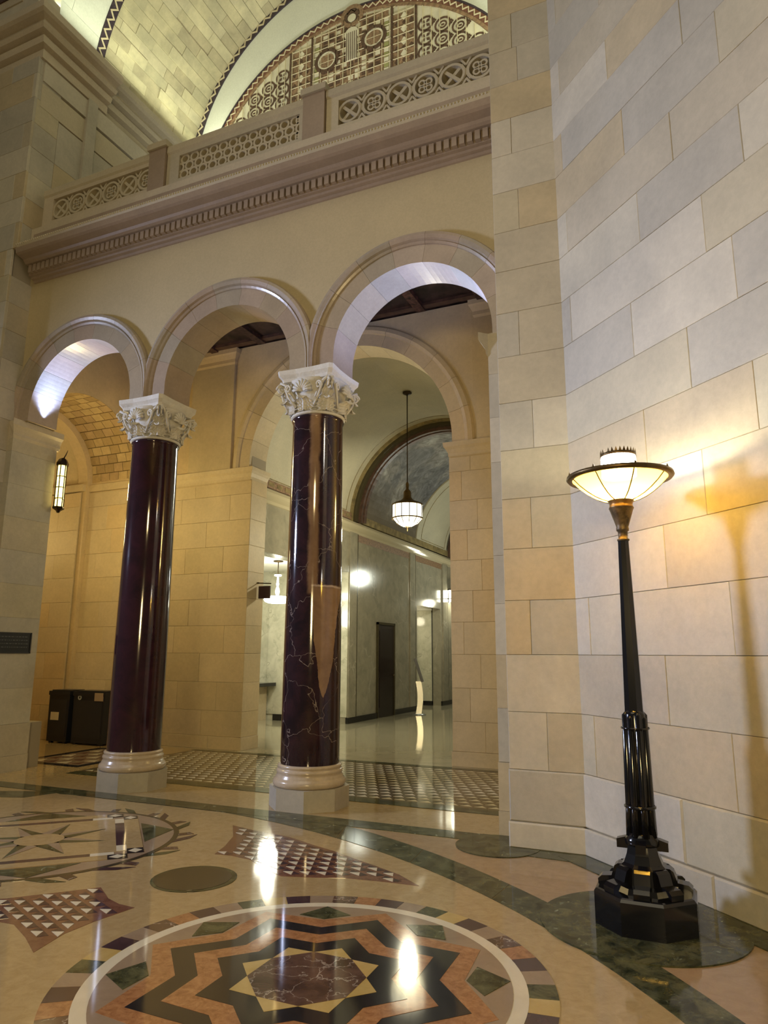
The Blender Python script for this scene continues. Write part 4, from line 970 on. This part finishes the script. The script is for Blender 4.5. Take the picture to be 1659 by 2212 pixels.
def line_frame(parent, y0, y1, r, mat, off=.22, w_=.02):
    a0 = .10; 
    for (ya, yb) in ((y0 + off, y0 + off + w_), (y1 - off - w_, y1 - off)): arc_band(r - .008, r + .002, ya, yb, mat, 'border_line', parent, HX, HZ, 40, a0, pi - a0)
    for t in (a0, pi - a0): arc_band(r - .008, r + .002, y0 + off, y1 - off, mat, 'border_line', parent, HX, HZ, 1, t - w_ / r, t)
line_frame(V1, 11.0, 15.3, HR, GOLDL); line_frame(V3, 19.6, 22.2, HR - .14, GOLDL)
arc_band(HR - .03, HR + .01, 10.82, 10.98, GOLDL, 'patterned_band', V1, HX, HZ)
mm = MB(); mm.box(XL - .02, XL + .04, 10.8, 15.3, 4.86, 5.02); mm.build('patterned_frieze', TYM, V1)
mm = MB()
for k in range(14): mm.box(XL + .04, XL + .045, 10.95 + k * .31, 11.15 + k * .31, 4.90, 4.98)
mm.build('frieze_ornament', GOLDL, V1)
mm = MB(); mm.box(XL + .02, XL + .14, 15.7, 22.3, 4.82, 5.0); mm.build('olive_frieze', GOLDL, V3)
for (y0, nm) in ((15.28, 'a'), (22.1, 'b')):
    rb = V1 if nm == 'a' else V4
    for (r0, r1_, ya, yb, mt2, pn) in ((2.28, 2.36, 0, .12, GOLDL, 'outer_moulding'), (2.20, 2.32, .08, .26, DARKP, 'middle_moulding'), (2.12, 2.26, .22, .36, PAINTD, 'red_moulding'), (2.10, 2.22, .34, .48, PAINTD, 'inner_moulding')):
        mmb = MB(); secs = []
        for i in range(41):
            t = pi * i / 40; secs.append([(HX + r * cos(t), y0 + y, HZ + r * sin(t)) for r, y in ((r0, ya), (r1_, ya), (r1_, yb), (r0, yb))])
        mmb.sections(secs); mmb.build(pn, mt2, rb)

# ---- side corridor seen through the opening in the hall wall
m = MB(); m.box(-10.6, XL - .28, 15.3, 15.5, 0, 3.7); m.box(-10.6, -10.3, 11.0, 15.3, 0, 3.7); m.box(-10.6, XL - .28, 11.0, 11.2, 0, 3.7)
wc = struct('wall_corridor', m, MARBW, 'veined cream marble wall of the side corridor', 'wall')
for k in range(4):
    mm = MB(); x0 = -9.98 + k * .6; mm.box(x0 + .002, min(x0 + .598, XL - .29), 15.275, 15.3, .15, 3.6); mm.build('marble_panel', MARBW, wc)
mm = MB(); mm.box(-9.75, XL, 15.24, 15.29, 0, .15); mm.build('baseboard', BLACKB, wc)
mm = MB(); mm.box(XL - .30, XL + .02, 15.19, 15.22, .15, 3.55); mm.build('marble_jamb', MARBW, wc)
mm = MB(); mm.box(-10.3, -10.27, 12.0, 15.3, .9, 3.6); mm.build('white_panel', WHITEP, wc)
m = MB(); m.box(-10.6, XL - .2, 11.0, 15.5, 3.66, 3.8); struct('ceiling_corridor', m, WHITEP, 'bright white ceiling of the side corridor', 'ceiling')
S = empty('stair_parapet', (-10.06, 14.9, 0), 'low stone stair parapet with dark sloping cap in the side corridor', 'parapet')
mm = MB(); mm.box(-.2, .12, -.9, .34, 0, .82); mm.build('parapet_wall', LIMEW, S); mm = MB(); mm.box(-.2, .38, -.9, .34, .82, .90); mm.build('cap', BLACKB, S)

# ================================================================== OBJECTS
# torchere lamp
L = empty('floor_lamp', (-.43, 4.92, 0.006), 'tall black iron torchere with lit amber glass bowl on the green floor disc', 'lamp')
def lp(name, mb, mat, parent=L, fix=True): return mb.build(name, mat, parent, fix=fix)
def octp(r, z, a0=pi / 8): return [(r * cos(a0 + k * pi / 4), r * sin(a0 + k * pi / 4), z) for k in range(8)]
m = MB(); m.sections([octp(.312, 0), octp(.312, .185), octp(.300, .20), octp(.285, .205)]); lp('octagonal_base', m, IRON)
m = MB(); m.sections([octp(.22, .204), octp(.205, .235), octp(.16, .245), octp(.145, .33), octp(.12, .35), octp(.10, .40), octp(.085, .47)]); lp('stepped_foot', m, IRON)
for k in range(8):
    a = k * pi / 4; mm = MB(); c_, s_ = cos(a), sin(a)
    secs = [[(x * c_ - y * s_, x * s_ + y * c_, z) for x, z in ((.12, .205), (.27, .205), (.272, .235), (.25, .255), (.19, .262), (.17, .32), (.15, .335), (.12, .335))] for y in (-.045, .045)]
    mm.sections(secs); lp('foot_bracket', mm, IRON)
for k in range(4):
    a = k * pi / 2; mm = MB(); c_, s_ = cos(a), sin(a)
    secs = [[(x * c_ - y * s_, x * s_ + y * c_, z) for x, z in ((.05, .425), (.150, .425), (.150, .475), (.10, .49), (.05, .49))] for y in (-.03, .03)]
    mm.sections(secs); lp('collar_lug', mm, IRON)
m = MB(); m.lathe([(.10, .45), (.105, .46), (.105, .485), (.09, .50), (.085, .52)], 32); lp('collar', m, IRON)
# clustered lower shaft: round ribs around a core
m = MB(); m.lathe([(.075, .50), (.066, 1.22), (.055, 1.25)], 24); lp('lower_shaft', m, IRON)
for k in range(8):
    a = pi / 8 + k * pi / 4; mm = MB(); top = 1.22 if k % 2 else 1.24
    mm.tube([(.070 * cos(a), .070 * sin(a), .50), (.066 * cos(a), .066 * sin(a), .70), (.060 * cos(a), .060 * sin(a), top - .02), (.052 * cos(a), .052 * sin(a), top)], [.026, .0235, .021, .008], 10)
    lp('shaft_rib', mm, IRON)
m = MB(); m.lathe([(.088, .66), (.096, .665), (.096, .675), (.088, .68)], 24, cap=False); lp('shaft_band', m, IRON)
m = MB(); m.lathe([(.086, 1.135), (.089, 1.138), (.089, 1.143), (.086, 1.146)], 24, cap=False); lp('shaft_band', m, IRON)
m = MB(); m.sections([octp(.060, 1.23), octp(.036, 2.345)]); lp('upper_shaft', m, IRON)
m = MB(); m.lathe([(.036, 2.345), (.040, 2.35), (.040, 2.358), (.030, 2.36), (.032, 2.41), (.040, 2.415), (.042, 2.43), (.038, 2.44), (.045, 2.46), (.075, 2.555), (.082, 2.57)], 32, cap=False); lp('cup', m, plain('mottled_bronze_cup', (.10, .075, .04), .45, .5, ns=25, amt=.4))
m = MB(); m.lathe([(.078, 2.57), (.080, 2.575), (.075, 2.585), (.075, 2.60), (.083, 2.615), (.085, 2.625)], 32, cap=False); lp('gallery_ring', m, BRONZE)
bp = [(.082, 2.620), (.125, 2.634), (.17, 2.655), (.22, 2.688), (.27, 2.73), (.318, 2.782)]
# translucent amber glass
am, nt, b = nodes('amber_glass'); nt.nodes.remove(b); out = nt.nodes['Material Output']
tr = nt.nodes.new('ShaderNodeBsdfTransparent'); tr.inputs[0].default_value = (1.0, .66, .12, 1); tl = nt.nodes.new('ShaderNodeBsdfTranslucent'); tl.inputs[0].default_value = (1.0, .56, .08, 1)
gl = nt.nodes.new('ShaderNodeBsdfGlossy'); gl.inputs['Roughness'].default_value = .2; gl.inputs[0].default_value = (.9, .7, .4, 1)
ms = nt.nodes.new('ShaderNodeMixShader'); ms.inputs[0].default_value = .72; nt.links.new(tr.outputs[0], ms.inputs[1]); nt.links.new(tl.outputs[0], ms.inputs[2])
ms2 = nt.nodes.new('ShaderNodeMixShader'); ms2.inputs[0].default_value = .06; nt.links.new(ms.outputs[0], ms2.inputs[1]); nt.links.new(gl.outputs[0], ms2.inputs[2])
em = nt.nodes.new('ShaderNodeEmission'); em.inputs[0].default_value = (1.0, .60, .13, 1); em.inputs[1].default_value = .25; ad = nt.nodes.new('ShaderNodeAddShader'); nt.links.new(ms2.outputs[0], ad.inputs[0]); nt.links.new(em.outputs[0], ad.inputs[1]); nt.links.new(ad.outputs[0], out.inputs[0])
for k in range(8):
    mm = MB(); vs = []; fs = []; nn_ = 6
    for i in range(nn_ + 1):
        t = pi / 8 + k * pi / 4 + (pi / 4) * i / nn_
        for r, z in bp: vs.append((r * cos(t), r * sin(t), z))
    for i in range(nn_):
        for j in range(len(bp) - 1): fs.append((i * 6 + j, (i + 1) * 6 + j, (i + 1) * 6 + j + 1, i * 6 + j + 1))
    mm.add(vs, fs, True); lp('glass_pane', mm, am, fix=False)
    t = pi / 8 + k * pi / 4; mm = MB(); mm.tube([((r + .002) * cos(t), (r + .002) * sin(t), z) for r, z in bp], .0045, 6); lp('bowl_rib', mm, BRONZE)
    mm = MB(); mm.lathe([(.009, 0), (.006, .012), (0, .028)], 8, (.338 * cos(t), .338 * sin(t), 2.795), cap=False); lp('rim_finial', mm, BRONZE)
m = MB(); m.lathe([(.312, 2.772), (.340, 2.768), (.352, 2.782), (.348, 2.798), (.325, 2.80), (.312, 2.79), (.312, 2.772)], 64, cap=False); lp('bowl_rim', m, BRONZE)
m = MB(); m.lathe([(.0, 2.785), (.105, 2.785), (.115, 2.79), (.115, 2.925), (.105, 2.932), (0, 2.932)], 40, cap=False); lp('lit_glass_cylinder', m, emit('bright_white_lamp_glass', (1.0, .97, .90), 24))
m = MB(); m.lathe([(.112, 2.93), (.119, 2.93), (.119, 2.948), (.112, 2.948), (.112, 2.93)], 40, cap=False)
for k in range(28):
    t = 2 * pi * k / 28; t1 = t + 2 * pi / 28 * .42; t_ = t - 2 * pi / 28 * .42
    m.add([(.117 * cos(t_), .117 * sin(t_), 2.945), (.117 * cos(t1), .117 * sin(t1), 2.945), (.119 * cos(t), .119 * sin(t), 2.978), (.113 * cos(t_), .113 * sin(t_), 2.945), (.113 * cos(t1), .113 * sin(t1), 2.945)], [(0, 1, 2), (4, 3, 2), (0, 2, 3), (1, 4, 2)])
lp('crown', m, BRONZE)

point('bowl_bulb', (-.43, 4.92, 2.72), 30, (1.0, .90, .66), .03)
# pendants of the hall
def pendant(name, x, y, ztop, zb, s, label, power, col, stem='rod', loc_cap=True):
    t = empty(name, (x, y, ztop), label, 'lamp'); h = ztop - zb
    m = MB(); m.lathe([(0, 0), (.09 * s * 1.1, 0), (.10 * s, -.02), (.06 * s, -.045), (.02, -.06)], 24, cap=False); m.build('ceiling_canopy', DARKBR, t)
    m = MB(); m.tube([(0, 0, -.04), (0, 0, -h + .85 * s)], .012, 8); m.build('rod', DARKBR, t)
    z0 = -h
    m = MB(); m.lathe([(.02, z0 + .95 * s), (.035 * s, z0 + .90 * s), (.03 * s, z0 + .80 * s), (.08 * s, z0 + .74 * s), (.085 * s, z0 + .62 * s), (.14 * s, z0 + .55 * s), (.28 * s, z0 + .50 * s), (.32 * s, z0 + .46 * s)], 32, cap=False); m.build('top_cap', BRONZE, t)
    e = emit(name + '_glass', col, 2.6)
    m = MB(); m.lathe([(.305 * s, z0 + .46 * s), (.31 * s, z0 + .18 * s)], 32, cap=False); m.build('glass_drum', e, t)
    m = MB(); m.lathe([(.30 * s, z0 + .16 * s), (.22 * s, z0 + .07 * s), (.10 * s, z0 + .01 * s), (0, z0)], 32, cap=False); m.build('glass_bowl', e, t)
    for zz_ in (.46, .17): m = MB(); m.lathe([(.305 * s, z0 + zz_ * s - .012), (.33 * s, z0 + zz_ * s - .012), (.33 * s, z0 + zz_ * s + .012), (.305 * s, z0 + zz_ * s + .012)], 32, cap=False); m.build('ring', BRONZE, t)
    for k in range(12):
        a = k * pi / 6; m = MB(); m.tube([(.313 * s * cos(a), .313 * s * sin(a), z0 + .46 * s), (.313 * s * cos(a), .313 * s * sin(a), z0 + .17 * s), (.225 * s * cos(a), .225 * s * sin(a), z0 + .065 * s), (.03 * cos(a), .03 * sin(a), z0 - .002)], .009, 5); m.build('glazing_bar', DARKBR, t)
    m = MB(); m.lathe([(0, z0 - .10 * s), (.012, z0 - .07 * s), (.006, z0 - .04 * s), (.018, z0 - .01)], 10, cap=False); m.build('finial', BRONZE, t)
    point(name + '_light', (x, y, zb - .22), power, col, .10)
    return t
pendant('pendant_lamp', -5.41, 13.35, 7.14, 4.20, 1.0, 'lit drum pendant lantern on a long rod before the mural', 160, (1.0, .93, .66))
t = empty('bowl_pendant', (-8.62, 13.5, 3.655), 'small bright bowl pendant under the corridor ceiling', 'lamp')
m = MB(); m.lathe([(0, 0), (.11, 0), (.11, -.02), (.03, -.03)], 20, cap=False); m.build('ceiling_canopy', BRONZE, t)
m = MB(); m.tube([(0, 0, -.02), (0, 0, -.75)], .010, 8); m.build('rod', BRONZE, t)
m = MB(); m.lathe([(.0, -.30), (.08, -.31), (.08, -.34), (.02, -.35), (.02, -.48), (.035, -.52), (.02, -.58), (.04, -.63), (.05, -.70), (.03, -.78)], 20, cap=False); m.build('glass_stem', emit('pendant_stem_glass', (1, 1, .86), 3), t)
m = MB(); m.lathe([(.0, -.78), (.20, -.80), (.28, -.83), (.30, -.87), (.27, -.92), (.18, -.95), (0, -.96)], 32, cap=False); m.build('glass_bowl', emit('pendant_bowl_glass', (1, .98, .82), 8), t)
point('bowl_pendant_light', (-8.62, 13.5, 2.5), 34, (1.0, .97, .78), .2); point('bowl_pendant_uplight', (-8.62, 13.5, 3.1), 16, (1.0, .99, .82), .12)
# far wall lantern
t = empty('wall_lantern', (XL + .05, 22.75, 3.3), 'bright box lantern on the far hall wall, half hidden by the pier', 'lamp')
m = MB(); m.box(0, .30, -.16, .16, .05, .42); m.build('glass_box', emit('wall_lantern_glass', (1, .98, .75), 9), t)
for yy in (-.17, .17):
    for xx in (.0, .30): m = MB(); m.box(xx - .01, xx + .01, yy - .01, yy + .01, 0, .46); m.build('post', DARKBR, t)
m = MB(); m.box(-.02, .32, -.18, .18, .42, .46); m.build('cap', DARKBR, t); m = MB(); m.box(-.02, .32, -.18, .18, .12, .15); m.build('ring', DARKBR, t)
m = MB(); m.box(-.06, .0, -.05, .05, .1, .4); m.build('wall_plate', DARKBR, t)
point('wall_lantern_light', (XL + .7, 22.75, 3.3), 22, (1.0, .95, .7), .12); point('far_room_light', (-8.8, 20.8, 2.7), 10, (1, .9, .65), .15)
# golden lantern by the left arch
t = empty('hanging_lantern', (-8.74, 7.52, 3.70), 'golden glowing panelled lantern on the left pier beside the arch', 'lamp')
eg = emit('gold_lantern_glass', (1.0, .78, .22), 3.2)
def hexp(r, z): return [(r * cos(k * pi / 3), r * sin(k * pi / 3), z) for k in range(6)]
m = MB(); m.sections([hexp(.058, .20), hexp(.058, .70)]); m.build('glass_body', eg, t)
m = MB(); m.sections([hexp(.058, .07), hexp(.055, .18)]); m.build('lower_glass', eg, t)
for k in range(6):
    a = k * pi / 3; m = MB(); m.tube([(.067 * cos(a), .067 * sin(a), .05), (.067 * cos(a), .067 * sin(a), .72)], .0085, 5); m.build('frame_bar', DARKBR, t)
for zz_ in (.19, .36, .53): m = MB(); m.lathe([(.060, zz_ - .006), (.071, zz_ - .006), (.071, zz_ + .006), (.060, zz_ + .006)], 6, cap=False, smooth=False); m.build('frame_ring', DARKBR, t)
m = MB(); m.sections([hexp(.085, .70), hexp(.09, .74), hexp(.06, .80), hexp(.03, .82)]); m.build('roof', DARKBR, t)
m = MB(); m.sections([hexp(.02, -.03), hexp(.035, .0), hexp(.085, .03), hexp(.085, .06)]); m.build('base_cap', DARKBR, t)
m = MB(); m.tube([(0, 0, .80), (.03, .02, .88), (.05, .03, .95)], [.012, .009, .003], 6); m.build('hook', DARKBR, t)
m = MB(); m.tube([(-.09, 0, .60), (-.03, 0, .60)], .012, 6); m.build('wall_bracket', DARKBR, t)
point('gold_lantern_light', (-9.0, 8.3, 4.1), 72, (1.0, 0.76, 0.32), .12)
point('gold_lantern_light_near', (-8.50, 7.95, 4.05), 5, (1.0, .74, .26), .08)
point('tunnel_light', (-12.6, 8.9, 3.9), 24, (1.0, .78, .36), .15)

# bins
def bin_(x, w_, d_, lab, side):
    t = empty('recycling_bin', (x, 9.90, 0), lab, 'bin', 'dark bins in the side bay')
    m = MB(); h = .84; m.sections([[(-w_ / 2 * .96, -d_ / 2, .03), (w_ / 2 * .96, -d_ / 2, .03), (w_ / 2 * .96, d_ / 2, .03), (-w_ / 2 * .96, d_ / 2, .03)], [(-w_ / 2, -d_ / 2, h), (w_ / 2, -d_ / 2, h), (w_ / 2, d_ / 2, h), (-w_ / 2, d_ / 2, h)]]); m.build('body', BINM, t)
    m = MB(); m.box(-w_ / 2 - .012, w_ / 2 + .012, -d_ / 2 - .012, d_ / 2 + .005, h, h + .07); m.box(-w_ / 2 + .02, w_ / 2 - .02, -d_ / 2 + .03, d_ / 2 - .03, h + .07, h + .09); m.build('lid', BINM, t)
    m = MB(); m.box(-w_ / 2 + .05, w_ / 2 - .05, -d_ / 2 - .004, -d_ / 2, .12, h - .08); m.build('front_panel', plain('bin_front_' + side, (.016, .018, .026), .45), t)
    m = MB()
    if side == 'l': m.box(-.18, .02, -d_ / 2 - .008, -d_ / 2 - .003, .40, .54)
    else: m.box(.14, .34, -d_ / 2 - .016, -d_ / 2 - .003, .76, .90)
    m.build('paper_label', PAPER if side == 'l' else plain('tan_label', (.32, .24, .17), .6), t)
    if side == 'r':
        m = MB(); annulus(m, -.22, .81, .022, .042, -d_ / 2 - .010, -d_ / 2 - .003, 16); m.build('round_emblem', plain('grey_emblem', (.3, .32, .33), .4), t)
    for sx in (-1, 1):
        m = MB(); m.box(sx * (w_ / 2 - .08) - .03, sx * (w_ / 2 - .08) + .03, -d_ / 2 + .02, -d_ / 2 + .08, 0, .03); m.build('foot', BINM, t)
bin_(-10.78, .50, .38, 'dark navy bin with a cream paper label low on its front, the left one', 'l')
bin_(-10.06, .74, .38, 'wider dark navy bin with a tan label at top right, the right one', 'r')
# plaque on left pier
t = empty('wall_plaque', (-8.81, 6.98, 1.73), 'dark rectangular plaque with faint raised text on the left pier', 'sign')
m = MB(); m.box(0, .022, -.36, .34, -.145, .145); m.build('plate', plain('dark_bronze_plate', (.018, .020, .026), .4, .3), t)
m = MB(); m.box(.022, .030, -.36, .34, .130, .145); m.box(.022, .030, -.36, .34, -.145, -.130); m.box(.022, .030, .325, .34, -.145, .145); m.build('rim', plain('dark_rim', (.035, .035, .04), .4, .3), t)
PL = plain('worn_grey_lettering', (.075, .08, .085), .5); rq = random.Random(5)
for j in range(4):
    y = -.24; m = MB(); z = .085 - j * .048
    while y < .27:
        l = rq.uniform(.012, .045); m.box(.022, .026, y, y + l, z - .006, z + .006); y += l + .012
    m.build('text_line', PL, t)
# projecting sign from the arch jamb
t = empty('projecting_sign', (-7.20, 10.62, 2.72), 'small dark maroon sign hanging from a bracket on the inner arch jamb', 'sign')
m = MB(); m.tube([(-.01, 0, .12), (.28, 0, .10)], .010, 8); m.build('bracket_arm', DARKBR, t); m = MB(); m.lathe([(0, 0), (.03, 0), (.03, .02)], 12, (0, 0, .11)); m.build('bracket_plate', DARKBR, t)
m = MB(); m.box(.03, .27, -.012, .012, -.16, .06); m.build('sign_board', plain('maroon_sign_board', (.045, .022, .028), .4), t)
# dark sign in corridor
t = empty('wall_sign', (-10.265, 15.02, 1.63), 'small black wall sign on the white corridor wall', 'sign')
m = MB(); m.box(0, .02, -.24, .16, -.155, .155); m.build('sign_plate', plain('black_sign', (.012, .012, .014), .3), t); m = MB(); m.box(.02, .024, -.20, .12, .06, .08); m.build('text_line', PL, t)
# kiosk
t = empty('information_kiosk', (-7.12, 18.35, 0), 'slim silver kiosk stand with tilted dark screen in the hall', 'kiosk', rz=radians(20))
m = MB(); m.lathe([(.20, 0), (.20, .02), (.05, .035)], 28); m.build('foot_plate', STEEL, t)
secs = []
for i in range(9):
    s = i / 8; z = .03 + .85 * s; x = .05 * sin(s * pi) ; secs.append([(x - .075, -.06, z), (x + .075, -.06, z), (x + .075, .06, z), (x - .075, .06, z)])
m = MB(); m.sections(secs); m.build('curved_post', STEEL, t)
m = MB(); m.add([(.08, -.22, .86), (.14, -.22, .88), (-.06, -.22, 1.50), (-.12, -.22, 1.48), (.08, .22, .86), (.14, .22, .88), (-.06, .22, 1.50), (-.12, .22, 1.48)], [(0, 1, 2, 3), (7, 6, 5, 4), (0, 4, 5, 1), (1, 5, 6, 2), (2, 6, 7, 3), (3, 7, 4, 0)]); m.build('screen_housing', plain('grey_plastic_housing', (.10, .10, .11), .4), t)
m = MB(); m.add([(.068, -.20, .875), (-.124, -.20, 1.465), (-.124, .20, 1.465), (.068, .20, .875)], [(0, 1, 2, 3)]); m.build('screen', SCREEN, t, fix=False)
